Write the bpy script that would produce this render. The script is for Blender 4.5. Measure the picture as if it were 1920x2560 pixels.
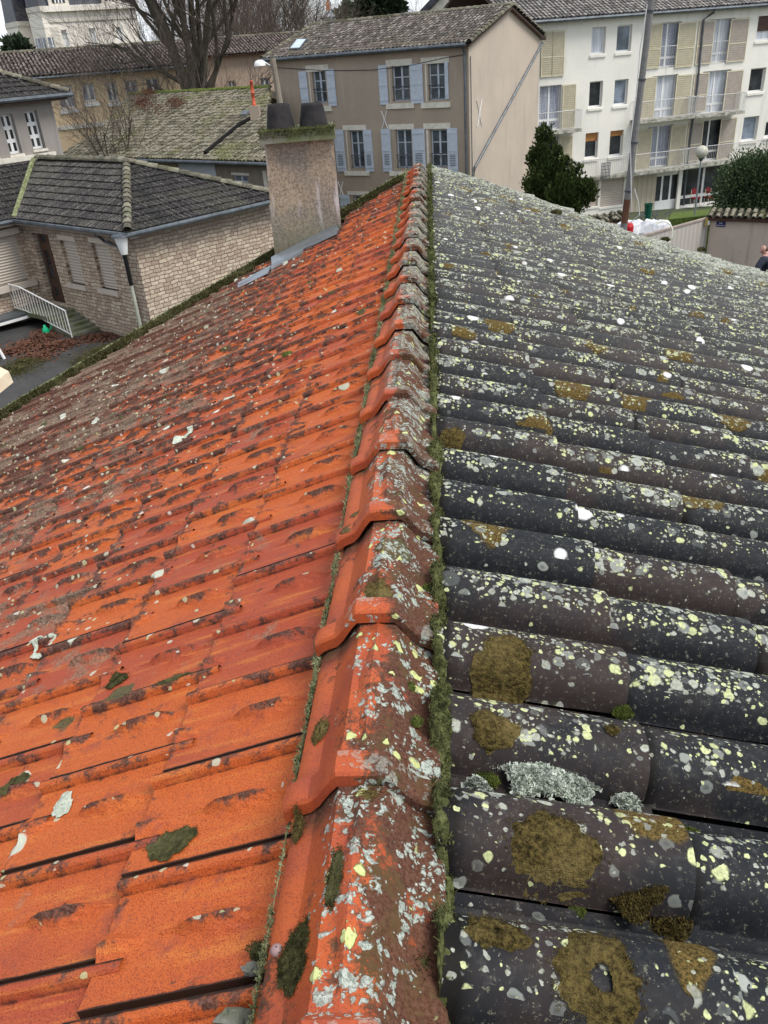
import bpy, math, random
import numpy as np
from mathutils import Vector, Matrix
random.seed(7); rng = np.random.default_rng(7)
for o in list(bpy.data.objects): bpy.data.objects.remove(o)
scn = bpy.context.scene
# ------------------------------------------------------------------ camera, world, sun
YAW, PITCH, ROLL, FPX = 0.0847998698, 0.5157642446, -0.0786614166, 2030.60
def cam_axes():
    cy, sy, cp, sp = math.cos(YAW), math.sin(YAW), math.cos(PITCH), math.sin(PITCH)
    f = np.array([-sy*cp, cy*cp, -sp]); r = np.array([cy, sy, 0.0]); u = np.cross(r, f)
    cr, sr = math.cos(ROLL), math.sin(ROLL)
    return r*cr+u*sr, -r*sr+u*cr, f
CR, CU, CF = cam_axes()
cd = bpy.data.cameras.new("camera"); cam = bpy.data.objects.new("camera", cd); scn.collection.objects.link(cam)
cam.matrix_world = Matrix(((CR[0], CU[0], -CF[0], 0), (CR[1], CU[1], -CF[1], 0), (CR[2], CU[2], -CF[2], 0), (0, 0, 0, 1)))
cd.sensor_fit = 'VERTICAL'; cd.sensor_height = 36; cd.lens = FPX/2560*36; cd.clip_start = 0.05; cd.clip_end = 3000
scn.camera = cam
w = bpy.data.worlds.new("World"); scn.world = w; w.use_nodes = True
SUN_EL, SUN_AZ = math.radians(56), math.radians(112)      # high soft sun to the right of the camera
nt = w.node_tree; bg = nt.nodes['Background']
sky = nt.nodes.new('ShaderNodeTexSky'); sky.sky_type = 'NISHITA'; sky.sun_disc = False
sky.sun_elevation = SUN_EL; sky.sun_rotation = SUN_AZ; sky.air_density = 1.0; sky.dust_density = 1.5; sky.ozone_density = 1.0
tc = nt.nodes.new('ShaderNodeTexCoord'); mp = nt.nodes.new('ShaderNodeMapping'); mp.inputs['Scale'].default_value = (1, 1, 2.6); nt.links.new(tc.outputs['Generated'], mp.inputs[0])
nz = nt.nodes.new('ShaderNodeTexNoise'); nz.inputs['Scale'].default_value = 3.2; nz.inputs['Detail'].default_value = 6; nt.links.new(mp.outputs[0], nz.inputs['Vector'])
mr = nt.nodes.new('ShaderNodeMapRange'); mr.inputs[1].default_value = .36; mr.inputs[2].default_value = .58; mr.inputs[3].default_value = .45; mr.inputs[4].default_value = .96; nt.links.new(nz.outputs[0], mr.inputs[0])
mx = nt.nodes.new('ShaderNodeMix'); mx.data_type = 'RGBA'; nt.links.new(mr.outputs[0], mx.inputs[0]); nt.links.new(sky.outputs[0], mx.inputs[6]); mx.inputs[7].default_value = (6.6, 6.9, 7.3, 1)   # broken cloud cover
nt.links.new(mx.outputs[2], bg.inputs[0]); bg.inputs[1].default_value = 0.105
sd = bpy.data.lights.new("sun", 'SUN'); sd.energy = 2.0; sd.angle = math.radians(25); sd.color = (1, 0.96, 0.9)
sun = bpy.data.objects.new("sun", sd); scn.collection.objects.link(sun)
sdir = Vector((math.sin(SUN_AZ)*math.cos(SUN_EL), math.cos(SUN_AZ)*math.cos(SUN_EL), math.sin(SUN_EL)))
sun.rotation_euler = sdir.to_track_quat('Z', 'Y').to_euler(); sun.location = (0, 0, 30)
scn.view_settings.view_transform = 'Standard'; scn.view_settings.look = 'None'
scn.view_settings.exposure = 0.72; scn.view_settings.gamma = 1

# ------------------------------------------------------------------ photograph geometry helpers
def ray(px, py): return CF + (px-960)/FPX*CR - (py-1280)/FPX*CU
def at_dist(px, py, D):
    d = ray(px, py); return d*(D/math.hypot(d[0], d[1]))
def hdir(xv):
    d = ray(xv, 131+(872-xv)*.0764)[:2]; return d/np.hypot(*d)
def ground_z(x, y):
    base = -7.58-.0371*np.clip(x, -40, 40)-.0307*np.clip(y, -30, 60)
    far = np.hypot(x, y)
    t = np.clip((far-62)/90, 0, 1); t = t*t*(3-2*t)
    return base+t*8.0+np.clip(far-150, 0, 900)*.022
def Z1(x, y): return x*.4219, y*.4219
def Z2(x, y): return 600+x*.4702, y*.4702
def Z3(x, y): return 1280+x*.3858, y*.3858
def Z4(x, y): return x*.4219, 380+y*.4219
def ZD(x, y): return x*.226, 400+y*.226
def Z7(x, y): return 600+x*.2441, 220+y*.2441
def ZC(x, y): return x*.217, y*.217
def ZH(x, y): return x*.1266, 180+y*.1266
def IDN(x, y): return x, y

# ------------------------------------------------------------------ object helpers
COL = scn.collection
def tag(o, label=None, cat=None, group=None, kind=None):
    if label: o['label'] = label
    if cat: o['category'] = cat
    if group: o['group'] = group
    if kind: o['kind'] = kind
    return o
def thing(name, label, cat, loc=(0, 0, 0), group=None):
    o = bpy.data.objects.new(name, None); COL.objects.link(o); o.location = Vector([float(c) for c in loc])
    o.empty_display_size = .3
    return tag(o, label, cat, group)
def mesh_obj(name, V, F, m, parent=None, attr=None, wuv=None, smooth=False):
    me = bpy.data.meshes.new(name)
    V = np.asarray(V, dtype=np.float64)
    if parent is not None:
        L = np.array(root_loc(parent)); V = V-L
    me.from_pydata(V.tolist(), [], F if isinstance(F, list) else F.tolist())
    if attr is not None:
        a = me.color_attributes.new("tint", 'FLOAT_COLOR', 'POINT'); a.data.foreach_set('color', np.asarray(attr, dtype=np.float32).ravel())
    if wuv is not None:
        a = me.attributes.new("wuv", 'FLOAT_VECTOR', 'POINT'); a.data.foreach_set('vector', np.asarray(wuv, dtype=np.float32).ravel())
    if smooth: me.polygons.foreach_set('use_smooth', np.ones(len(me.polygons), dtype=bool))
    me.materials.append(m); me.update()
    o = bpy.data.objects.new(name, me); COL.objects.link(o)
    if parent is not None: o.parent = parent
    return o
def root_loc(o):
    L = Vector(o.location)
    while o.parent: o = o.parent; L += Vector(o.location)
    return tuple(L)
class MB:
    def __init__(s): s.v = []; s.f = []; s.u = []
    def quad(s, a, b, c, d, uv=None):
        n = len(s.v); s.v += [tuple(a), tuple(b), tuple(c), tuple(d)]; s.f.append((n, n+1, n+2, n+3))
        s.u += uv if uv else [(0, 0, 0)]*4
    def poly(s, pts):
        n = len(s.v); s.v += [tuple(p) for p in pts]; s.f.append(tuple(range(n, n+len(pts)))); s.u += [(0, 0, 0)]*len(pts)
    def box8(s, p):      # p: 8 corners, bottom 4 then top 4
        n = len(s.v); s.v += [tuple(q) for q in p]; s.u += [(0, 0, 0)]*8
        for f in ((3, 2, 1, 0), (4, 5, 6, 7), (0, 1, 5, 4), (1, 2, 6, 5), (2, 3, 7, 6), (3, 0, 4, 7)): s.f.append(tuple(n+i for i in f))
    def prism(s, poly, z0, z1):
        n = len(s.v); k = len(poly)
        s.v += [(p[0], p[1], z0) for p in poly]+[(p[0], p[1], z1) for p in poly]; s.u += [(0, 0, 0)]*(2*k)
        s.f.append(tuple(n+i for i in range(k-1, -1, -1))); s.f.append(tuple(n+k+i for i in range(k)))
        for i in range(k): j = (i+1) % k; s.f.append((n+i, n+j, n+k+j, n+k+i))
    def tube(s, path, rad, n=6, cap=True):
        path = [np.array(p, float) for p in path]; base = len(s.v); m = len(path)
        if not hasattr(rad, '__len__'): rad = [rad]*m
        for i, p in enumerate(path):
            t = path[min(i+1, m-1)]-path[max(i-1, 0)]; t = t/(np.linalg.norm(t)+1e-9)
            a = np.array([0, 0, 1.]) if abs(t[2]) < .9 else np.array([1., 0, 0])
            x = np.cross(t, a); x /= np.linalg.norm(x); y = np.cross(t, x)
            for k in range(n):
                an = 2*math.pi*k/n; s.v.append(tuple(p+rad[i]*(x*math.cos(an)+y*math.sin(an)))); s.u.append((0, 0, 0))
        for i in range(m-1):
            for k in range(n):
                k2 = (k+1) % n; s.f.append((base+i*n+k, base+i*n+k2, base+(i+1)*n+k2, base+(i+1)*n+k))
        if cap:
            s.f.append(tuple(base+k for k in range(n-1, -1, -1))); s.f.append(tuple(base+(m-1)*n+k for k in range(n)))
    def lathe(s, c, prof, n=20):
        base = len(s.v)
        for r, z in prof:
            for k in range(n):
                an = 2*math.pi*k/n; s.v.append((c[0]+r*math.cos(an), c[1]+r*math.sin(an), c[2]+z)); s.u.append((0, 0, 0))
        for i in range(len(prof)-1):
            for k in range(n):
                k2 = (k+1) % n; s.f.append((base+i*n+k, base+i*n+k2, base+(i+1)*n+k2, base+(i+1)*n+k))
    def build(s, name, m, parent=None, smooth=False, uv=False):
        return mesh_obj(name, s.v, s.f, m, parent, wuv=s.u if uv else None, smooth=smooth)

# ------------------------------------------------------------------ node helpers
class N:
    def __init__(s, name, rough=.8, spec=.3):
        s.m = bpy.data.materials.new(name); s.m.use_nodes = True; s.t = s.m.node_tree
        s.b = s.t.nodes['Principled BSDF']; s.b.inputs['Roughness'].default_value = rough
        s.b.inputs['Specular IOR Level'].default_value = spec
    def new(s, ty, **kw):
        n = s.t.nodes.new(ty)
        for k, v in kw.items(): setattr(n, k, v)
        return n
    def link(s, a, b): s.t.links.new(a, b)
    def put(s, sock, v):
        if hasattr(v, 'is_output') or hasattr(v, 'links'): s.link(v, sock)
        else:
            if hasattr(v, '__len__') and len(v) == 3 and sock.type == 'RGBA': v = (*v, 1)
            sock.default_value = v
    def math(s, op, a, b=0., c=0., clamp=False):
        n = s.new('ShaderNodeMath', operation=op); n.use_clamp = clamp
        s.put(n.inputs[0], a); s.put(n.inputs[1], b); s.put(n.inputs[2], c); return n.outputs[0]
    def add(s, a, b, cl=False): return s.math('ADD', a, b, clamp=cl)
    def mul(s, a, b, cl=False): return s.math('MULTIPLY', a, b, clamp=cl)
    def sub(s, a, b, cl=False): return s.math('SUBTRACT', a, b, clamp=cl)
    def lt(s, a, b): return s.math('LESS_THAN', a, b)
    def rng(s, x, a, b, lo=0., hi=1.):
        n = s.new('ShaderNodeMapRange', interpolation_type='SMOOTHSTEP'); n.clamp = True
        for i, v in enumerate((x, a, b, lo, hi)): s.put(n.inputs[i], v)
        return n.outputs[0]
    def mix(s, f, a, b, blend='MIX'):
        n = s.new('ShaderNodeMix', data_type='RGBA', blend_type=blend)
        s.put(n.inputs[0], f); s.put(n.inputs[6], a); s.put(n.inputs[7], b); return n.outputs[2]
    def pos(s): return s.new('ShaderNodeNewGeometry').outputs['Position']
    def objc(s): return s.new('ShaderNodeTexCoord').outputs['Object']
    def mapv(s, v, scale=(1, 1, 1), loc=(0, 0, 0)):
        n = s.new('ShaderNodeMapping'); s.put(n.inputs[0], v); n.inputs['Scale'].default_value = scale; n.inputs['Location'].default_value = loc; return n.outputs[0]
    def noise(s, v, sc, det=3, ro=.55, dist=0.):
        n = s.new('ShaderNodeTexNoise'); s.put(n.inputs['Vector'], v); n.inputs['Scale'].default_value = sc
        n.inputs['Detail'].default_value = det; n.inputs['Roughness'].default_value = ro; n.inputs['Distortion'].default_value = dist
        return n.outputs[0], n.outputs[1]
    def vor(s, v, sc, feat='F1'):
        n = s.new('ShaderNodeTexVoronoi', feature=feat); s.put(n.inputs['Vector'], v); n.inputs['Scale'].default_value = sc
        return n.outputs['Distance'], (n.outputs['Color'] if feat == 'F1' else None)
    def sep(s, c):
        n = s.new('ShaderNodeSeparateColor'); s.put(n.inputs[0], c); return n.outputs
    def sepx(s, c):
        n = s.new('ShaderNodeSeparateXYZ'); s.put(n.inputs[0], c); return n.outputs
    def attr(s, name='tint'):
        n = s.new('ShaderNodeAttribute'); n.attribute_name = name; return n
    def warp(s, v, sc, amt):
        f, c = s.noise(v, sc, 2)
        a = s.new('ShaderNodeVectorMath', operation='SUBTRACT'); s.put(a.inputs[0], c); a.inputs[1].default_value = (.5, .5, .5)
        b = s.new('ShaderNodeVectorMath', operation='SCALE'); s.link(a.outputs[0], b.inputs[0]); b.inputs['Scale'].default_value = amt
        d = s.new('ShaderNodeVectorMath', operation='ADD'); s.put(d.inputs[0], v); s.link(b.outputs[0], d.inputs[1]); return d.outputs[0]
    def bump(s, h, strength=.4, dist=.01):
        n = s.new('ShaderNodeBump'); n.inputs['Strength'].default_value = strength; n.inputs['Distance'].default_value = dist
        s.put(n.inputs['Height'], h)
        if s.b.inputs['Normal'].is_linked: s.link(s.b.inputs['Normal'].links[0].from_socket, n.inputs['Normal'])
        s.link(n.outputs[0], s.b.inputs['Normal'])
    def col(s, c): s.put(s.b.inputs['Base Color'], c)
    def blotch(s, v, sc, dens, r0, r1, off=(0, 0, 0), edge=.05):
        d, c = s.vor(s.mapv(v, loc=off), sc); q = s.sep(c)
        r = s.rng(q[1], 0., 1., r0, r1)
        m = s.rng(d, s.add(r, edge), s.sub(r, edge*.4), 0., 1.)
        return s.mul(m, s.lt(q[0], dens)), q[2], d

def m_flat(name, c, rough=.7, c2=None, sc=3., spec=.3, bump=0., metal=0., bsc=30.):
    k = N(name, rough, spec); k.b.inputs['Metallic'].default_value = metal
    v = k.pos(); f, _ = k.noise(v, sc, 5, .6)
    c2 = c2 or tuple(x*.75 for x in c)
    k.col(k.mix(k.rng(f, .3, .7), c, c2))
    if bump: g, _ = k.noise(v, bsc, 4); k.bump(g, bump, .02)
    return k.m
def m_plaster(name, c, c2, cs, streak=.5, spots=.3, sc=.6):
    k = N(name, .92, .15); v = k.pos()
    f, _ = k.noise(v, sc, 6, .62); base = k.mix(k.rng(f, .3, .72), c, c2)
    s1, _ = k.noise(k.mapv(v, (2.2, 2.2, .22)), 1.3, 5, .6)
    base = k.mix(k.mul(k.rng(s1, .54, .74), streak), base, cs)
    s2, _ = k.noise(v, 7., 5, .7); base = k.mix(k.mul(k.rng(s2, .56, .72), spots), base, cs)
    s3, _ = k.noise(v, 40., 3, .7); base = k.mix(k.mul(s3, .35), base, tuple(x*.7 for x in c))
    k.col(base); g, _ = k.noise(v, 25., 4); k.bump(g, .35, .01); return k.m
def m_roof(name, dark, mid, light, lf=.35, moss=(.06, .07, .02), mf=.2, big=.5):
    k = N(name, .85, .2); a = k.attr(); q = k.sep(a.outputs['Color']); v = k.pos()
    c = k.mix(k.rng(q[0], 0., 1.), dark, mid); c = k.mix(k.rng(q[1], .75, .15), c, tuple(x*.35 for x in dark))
    l = k.math('MULTIPLY', k.lt(q[2], lf), k.rng(k.noise(v, 6., 3, .6)[0], .35, .6)); c = k.mix(k.mul(l, k.rng(q[1], .3, .9, 0., .75)), c, light)
    f, _ = k.noise(v, big, 4, .6); c = k.mix(k.mul(k.rng(f, .5, .7), mf), c, moss)
    f2, _ = k.noise(v, 14., 4, .7); c = k.mix(k.rng(f2, .5, .75, 0., .6), c, tuple(x*1.3 for x in light))
    f3, _ = k.noise(v, 9., 3, .7, ); c = k.mix(k.rng(f3, .5, .8, 0., .7), c, dark)
    k.col(c); return k.m

def mat_chim():
    k = N("stained_chimney_render", .95, .12); v = k.pos()
    f, _ = k.noise(v, 2.4, 6, .65); c = k.mix(k.rng(f, .36, .64), (.44, .345, .245), (.27, .235, .20))
    g, _ = k.noise(v, 46., 5, .8); c = k.mix(k.rng(g, .42, .62, 0., .75), c, (.13, .105, .085))
    h, _ = k.noise(v, 75., 3, .7); c = k.mix(k.rng(h, .56, .70, 0., .7), c, (.60, .52, .42))
    s1, _ = k.noise(k.mapv(v, (5.5, 5.5, .8), (.3, 0, 0)), 1.2, 4, .6); c = k.mix(k.mul(k.rng(s1, .57, .68), k.rng(g, .3, .6, .45, .9)), c, (.62, .57, .58))
    s2, _ = k.noise(k.mapv(v, (7., 7., .6), (4, 2, 0)), 1.4, 4, .6); c = k.mix(k.rng(s2, .58, .72, 0., .6), c, (.10, .08, .07))
    z = k.add(k.sepx(v)[2], k.mul(f, .35)); c = k.mix(k.rng(z, -.95, -1.35, 0., .55), c, (.14, .135, .07)); c = k.mix(k.rng(z, -.28, -.12, 0., .6), c, (.10, .08, .065))
    k.col(c); k.bump(g, .7, .01); return k.m
# ---- principal tile materials
def mat_dark_tile():
    k = N("lichen_covered_dark_tile", .75, .12); v = k.pos(); a = k.attr(); q = k.sep(a.outputs['Color'])
    rnd, crest, verge = q[0], q[1], q[2]
    f1, _ = k.noise(v, 4., 4, .6)
    base = k.mix(k.rng(k.add(f1, k.mul(k.sub(rnd, .5), .35)), .48, .68), (.0135, .0150, .0180), (.033, .0245, .0235))
    f2, _ = k.noise(v, 55., 4, .75); base = k.mix(k.rng(f2, .48, .8, 0., .5), base, (.075, .072, .068))
    yy = k.sepx(v)[1]
    base = k.mix(k.rng(yy, 1.5, 7., 0., .60), base, (.105, .103, .103))          # thin grey lichen film towards the far verge
    f3, _ = k.noise(v, 130., 3, .8); base = k.mix(k.rng(f3, .60, .66, 0., .5), base, (.22, .22, .15))
    base = k.mix(k.mul(a.outputs['Alpha'], .9), base, (.006, .005, .004))  # contact shadow and dirt below each tile overlap, painted near black
    wv = k.warp(v, 30., .014); wv = k.warp(wv, 150., .005)
    fbig, _ = k.noise(v, 9., 3, .6); k.bump(fbig, .35, .012)
    dn, _ = k.noise(v, 6., 3, .6)
    up = k.rng(crest, .30, .86)
    den = k.mul(k.add(k.rng(dn, .32, .68), k.mul(verge, .6)), up)
    # big brown moss pads
    bm, br, bd = k.blotch(k.warp(v, 14., .07), 5.2, k.mul(k.rng(crest, .05, .5), .30), .12, .40, (3, 1, 2), .035)
    fb, _ = k.noise(v, 220., 3, .8)
    bc = k.mix(k.rng(fb, .35, .65), (.035, .026, .008), (.17, .115, .035))
    bc = k.mix(k.rng(bd, .12, .05, 0., .5), bc, (.10, .06, .05))
    c = k.mix(bm, base, bc); hgt = k.mul(bm, .6)
    # grey rosettes
    m, r, d = k.blotch(wv, 21., k.mul(den, .85), .16, .42, (7, 2, 5)); mB, rB, dB_ = k.blotch(wv, 37., k.mul(k.add(den, .06), .7), .15, .44, (2, 6, 6))
    fg, _ = k.noise(v, 190., 3, .7)
    gc = k.mix(k.rng(k.add(r, k.sub(fg, .5)), .1, .9), (.13, .14, .135), (.36, .38, .34))
    gc = k.mix(k.rng(d, .05, .30, .45, 0.), gc, (.12, .13, .12))
    c = k.mix(k.mul(m, k.rng(r, 0., 1., .35, .9)), c, gc); c = k.mix(k.mul(mB, k.rng(rB, 0., 1., .3, .85)), c, k.mix(k.rng(dB_, .05, .3, 0., .6), (.14, .15, .14), (.34, .36, .32)))
    # yellow-green crust in three sizes
    m2 = None
    for sc_, dn_, lo_, hi_, of_ in ((30., .62, .12, .36, (1, 9, 4)), (46., .80, .14, .40, (5, 2, 8)), (78., .85, .12, .42, (4, 4, 9)), (130., .6, .12, .42, (2, 7, 3))):
        mm, r2, d2 = k.blotch(wv, sc_, k.mul(k.add(den, .03), dn_), lo_, hi_, of_, .07)
        yc = k.mix(k.rng(r2, .1, .9), (.34, .37, .15), (.52, .55, .29)); yc = k.mix(k.lt(r2, .60), yc, (.42, .435, .385))
        yc = k.mix(k.rng(fg, .42, .62, 0., .55), yc, (.20, .22, .12)); yc = k.mix(k.rng(d2, .16, .02, 0., .35), yc, (.25, .26, .17))
        c = k.mix(k.mul(mm, k.rng(r2, .0, .8, .55, .98)), c, yc); m2 = mm if m2 is None else k.math('MAXIMUM', m2, mm)
    # white powder rosettes
    m4, r4, d4 = k.blotch(wv, 10.5, k.mul(k.rng(crest, .15, .6), .24), .09, .26, (9, 6, 1), .06)
    c = k.mix(m4, c, k.mix(k.rng(fg, .3, .7), (.42, .42, .41), (.84, .84, .82)))
    # pale crust that takes over near the verge
    fv, _ = k.noise(v, 26., 5, .75)
    fw, _ = k.noise(v, 5., 3, .6); cov = k.rng(k.add(k.add(fv, k.mul(k.sub(fw, .5), .5)), k.mul(verge, .36)), .76, .90)
    fv2, _ = k.noise(v, 60., 3, .7)
    c = k.mix(k.mul(cov, .9), c, k.mix(k.rng(fv2, .35, .65), (.12, .125, .10), (.43, .445, .385)))
    k.col(c)
    allm = k.add(k.add(m2, m4), k.add(k.mul(m, .6), hgt))
    k.put(k.b.inputs['Roughness'], k.rng(allm, 0., 1., .62, .95))
    k.bump(f2, .15, .002); k.bump(allm, .5, .004); k.bump(k.mul(bm, fb), .6, .01)
    return k.m
def mat_red_tile():
    k = N("orange_clay_tile", .6, .2); v = k.pos(); a = k.attr(); q = k.sep(a.outputs['Color'])
    rnd, relief, grime = q[0], q[1], q[2]
    f1, _ = k.noise(v, 3.5, 4, .6); fs, _ = k.noise(k.mapv(v, (3., 30., 3.)), 1.5, 4, .6)
    base = k.mix(k.rng(k.add(f1, k.mul(k.sub(rnd, .5), .8)), .30, .72), (.50, .112, .026), (.36, .070, .032))
    base = k.mix(k.rng(fs, .50, .72, 0., .8), base, (.56, .175, .040))
    fp, _ = k.noise(v, 420., 2, .8); base = k.mix(k.rng(fp, .47, .66, 0., .9), base, (.17, .030, .014))
    fq, _ = k.noise(v, 18., 5, .7); base = k.mix(k.rng(fq, .54, .72, 0., .75), base, (.24, .060, .040))
    # dark algae, settling on the raised parts and downslope
    fa, _ = k.noise(v, 22., 6, .75); fb, _ = k.noise(v, 5., 4, .6)
    s = k.add(k.add(fa, k.mul(relief, .27)), k.add(k.mul(grime, .30), k.mul(k.sub(fb, .5), .5)))
    ma = k.rng(s, .63, .76)
    fd, _ = k.noise(v, 150., 3, .8)
    ac = k.mix(k.rng(fd, .35, .65), (.022, .017, .014), (.13, .070, .055))
    c = k.mix(k.mul(ma, .92), base, ac)
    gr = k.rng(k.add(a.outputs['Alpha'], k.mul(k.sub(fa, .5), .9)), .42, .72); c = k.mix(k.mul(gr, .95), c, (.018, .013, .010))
    # dull brown-pink lichen film downslope
    fm, _ = k.noise(v, 12., 5, .7); fr, _ = k.noise(v, 2.2, 3, .6); mf = k.rng(k.add(k.add(fm, k.mul(k.sub(rnd, .5), .30)), k.add(k.mul(grime, .30), k.mul(k.sub(fr, .5), .6))), .70, .88)
    c = k.mix(k.mul(mf, .75), c, k.mix(k.rng(fd, .35, .65), (.075, .058, .036), (.32, .23, .17)))
    wv = k.warp(v, 30., .02)
    # olive moss discs
    mo, ro, do = k.blotch(k.warp(v, 16., .05), 8., k.add(.035, k.mul(grime, .12)), .10, .32, (5, 3, 7), .04)
    c = k.mix(k.mul(mo, .93), c, k.mix(k.rng(fd, .3, .7), (.035, .038, .014), (.11, .11, .05)))
    # pale crusts
    mw, rw, dw = k.blotch(wv, 11., k.add(.025, k.mul(grime, .14)), .10, .30, (2, 8, 3), .04)
    c = k.mix(mw, c, k.mix(rw, (.40, .41, .30), (.60, .62, .55)))
    md, rd, dd = k.blotch(wv, 48., k.add(k.mul(relief, .14), k.mul(grime, .22)), .15, .42, (2, 1, 3))
    c = k.mix(k.mul(md, .8), c, k.mix(rd, (.42, .42, .20), (.55, .52, .46)))
    k.col(c); k.put(k.b.inputs['Roughness'], k.rng(k.add(ma, mf), 0., 1., .55, .9))
    k.bump(fp, .5, .002); k.bump(k.add(mo, k.add(mw, md)), .4, .004); k.bump(fa, .25, .004)
    return k.m
def mat_ridge_tile():
    k = N("weathered_ridge_clay", .7, .18); v = k.pos(); a = k.attr(); q = k.sep(a.outputs['Color'])
    side, relief, rnd = q[0], q[1], q[2]
    yy = k.sepx(v)[1]
    f1, _ = k.noise(v, 6., 5, .65)
    base = k.mix(k.rng(f1, .35, .7), (.46, .098, .026), (.33, .066, .032))
    fp, _ = k.noise(v, 260., 3, .85); base = k.mix(k.rng(fp, .50, .68, 0., .85), base, (.16, .03, .018))
    fa, _ = k.noise(v, 11., 6, .72); fd, _ = k.noise(v, 160., 3, .8)
    rightness = k.rng(side, .30, .80)
    far = k.rng(yy, 1.2, 3.2)
    s = k.add(k.add(fa, k.mul(rightness, .24)), k.mul(k.mul(far, k.rng(side, .2, .45)), .10))
    ma = k.rng(k.add(k.sub(s, k.mul(k.mul(relief, k.rng(side, .75, .45)), .12)), k.mul(k.sub(fd, .5), .30)), .54, .64)
    dk = k.mix(k.rng(fd, .3, .7), (.014, .011, .009), (.105, .062, .042)); fo, _ = k.noise(v, 16., 4, .7); dk = k.mix(k.rng(fo, .48, .66, 0., .7), dk, (.055, .055, .022))
    ma = k.math('MAXIMUM', ma, k.mul(k.rng(rnd, .1, .9), k.rng(fa, .30, .50)))  # shadow gap beneath the next tile's collar, painted in as dark colour
    c = k.mix(k.mul(ma, .9), base, dk)
    wv = k.warp(v, 40., .02); wv = k.warp(wv, 120., .008)
    topm = k.rng(side, .22, .42)
    dn, _ = k.noise(v, 9., 3, .6)
    den = k.mul(k.mul(k.rng(dn, .38, .62), topm), k.rng(relief, 1., .2))
    # olive moss films
    mo, ro, do = k.blotch(k.warp(v, 18., .06), 9., k.add(.16, 0.), .12, .36, (8, 3, 2), .05)
    c = k.mix(k.mul(mo, .92), c, k.mix(k.rng(fd, .3, .7), (.030, .032, .012), (.12, .10, .045)))
    # foliose grey-green
    fl, _ = k.noise(v, 15., 4, .65); gate = k.mul(k.rng(k.add(fl, k.mul(k.mul(far, topm), .06)), .47, .55), topm)
    ml = None
    for sc_, of_ in ((44., (3, 3, 1)), (75., (6, 2, 2)), (120., (1, 5, 7))):
        mm, rr_, dd_ = k.blotch(wv, sc_, k.mul(gate, .80), .18, .48, of_, .08); ml = mm if ml is None else k.math('MAXIMUM', ml, mm)
    ml = k.mul(ml, k.rng(relief, 1., .35, .35, 1.))
    c = k.mix(k.mul(ml, .92), c, k.mix(k.rng(fd, .35, .65), (.20, .235, .20), (.50, .55, .49)))
    m2, r2, d2 = k.blotch(wv, 30., k.mul(topm, k.mul(k.rng(relief, 1., .2), .42)), .12, .34, (1, 2, 4))
    c = k.mix(m2, c, k.mix(k.rng(fd, .2, .8), (.40, .44, .15), (.58, .60, .30)))
    c = k.mix(k.mul(k.mul(far, topm), k.mul(k.rng(fl, .42, .6), .55)), c, (.27, .265, .22))
    k.col(c); k.put(k.b.inputs['Roughness'], k.rng(k.add(ma, k.add(ml, mo)), 0., 1., .45, .95))
    k.bump(fp, .3, .002); k.bump(k.add(k.mul(ml, fd), k.add(m2, mo)), .7, .008)
    return k.m
def m_moss(name, c1, c2, sc=60.):
    k = N(name, .95, .1); v = k.pos(); f, _ = k.noise(v, sc, 4, .7); g, _ = k.noise(v, 6., 3)
    c = k.mix(k.rng(f, .3, .7), c1, c2); c = k.mix(k.rng(g, .4, .7, 0., .6), c, tuple((a*1.5+.02) for a in c2))
    k.col(c); k.bump(f, .8, .02); return k.m
def mat_stone():
    k = N("pale_rubble_stone", .9, .2); a = k.attr('wuv'); v0 = a.outputs['Vector']
    v = k.warp(k.warp(v0, 2.6, .12), 8., .045)
    b = k.new('ShaderNodeTexBrick'); k.put(b.inputs['Vector'], v); b.offset = .43; b.squash = .62; b.squash_frequency = 3
    b.inputs['Scale'].default_value = 1.; b.inputs['Brick Width'].default_value = .30; b.inputs['Row Height'].default_value = .125
    b.inputs['Mortar Size'].default_value = .013; b.inputs['Mortar Smooth'].default_value = .35; b.inputs['Bias'].default_value = -.1
    b.inputs['Color1'].default_value = (.56, .47, .36, 1); b.inputs['Color2'].default_value = (.30, .215, .17, 1); b.inputs['Mortar'].default_value = (.13, .10, .08, 1)
    f, _ = k.noise(v0, 4.2, 5, .7); f2, _ = k.noise(v0, .5, 4, .6); f3, _ = k.noise(v0, 22., 4, .7)
    c = k.mix(k.rng(f, .5, .74, 0., .75), b.outputs['Color'], (.30, .17, .13))
    c = k.mix(k.rng(f3, .4, .75, 0., .5), c, (.60, .50, .38))
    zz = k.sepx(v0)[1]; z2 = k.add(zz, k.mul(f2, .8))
    c = k.mix(k.rng(z2, -5.0, -4.1, 0., .55), c, (.17, .14, .13))          # darker grey band under the eaves
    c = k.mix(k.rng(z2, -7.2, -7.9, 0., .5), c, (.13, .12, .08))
    k.col(c); k.bump(k.mul(b.outputs['Fac'], -1.), .9, .03); k.bump(f3, .5, .02); return k.m
def mat_glass(name, c, rough=.08):
    k = N(name, rough, .6); v = k.pos(); f, _ = k.noise(v, 1.3, 3); k.col(k.mix(k.rng(f, .35, .65), c, tuple(x*2.2+.012 for x in c))); return k.m
def mat_curtain(name, c1, c2, lace=True):
    k = N(name, .25, .5); v = k.pos()
    f, _ = k.noise(k.mapv(v, (9., 9., .4)), 1.6, 3); c = k.mix(k.rng(f, .35, .65), c1, c2)
    if lace: g, _ = k.noise(v, 16., 3, .7); c = k.mix(k.rng(g, .5, .56, 0., .6), c, tuple(x*.35 for x in c1))
    k.col(c); return k.m
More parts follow.
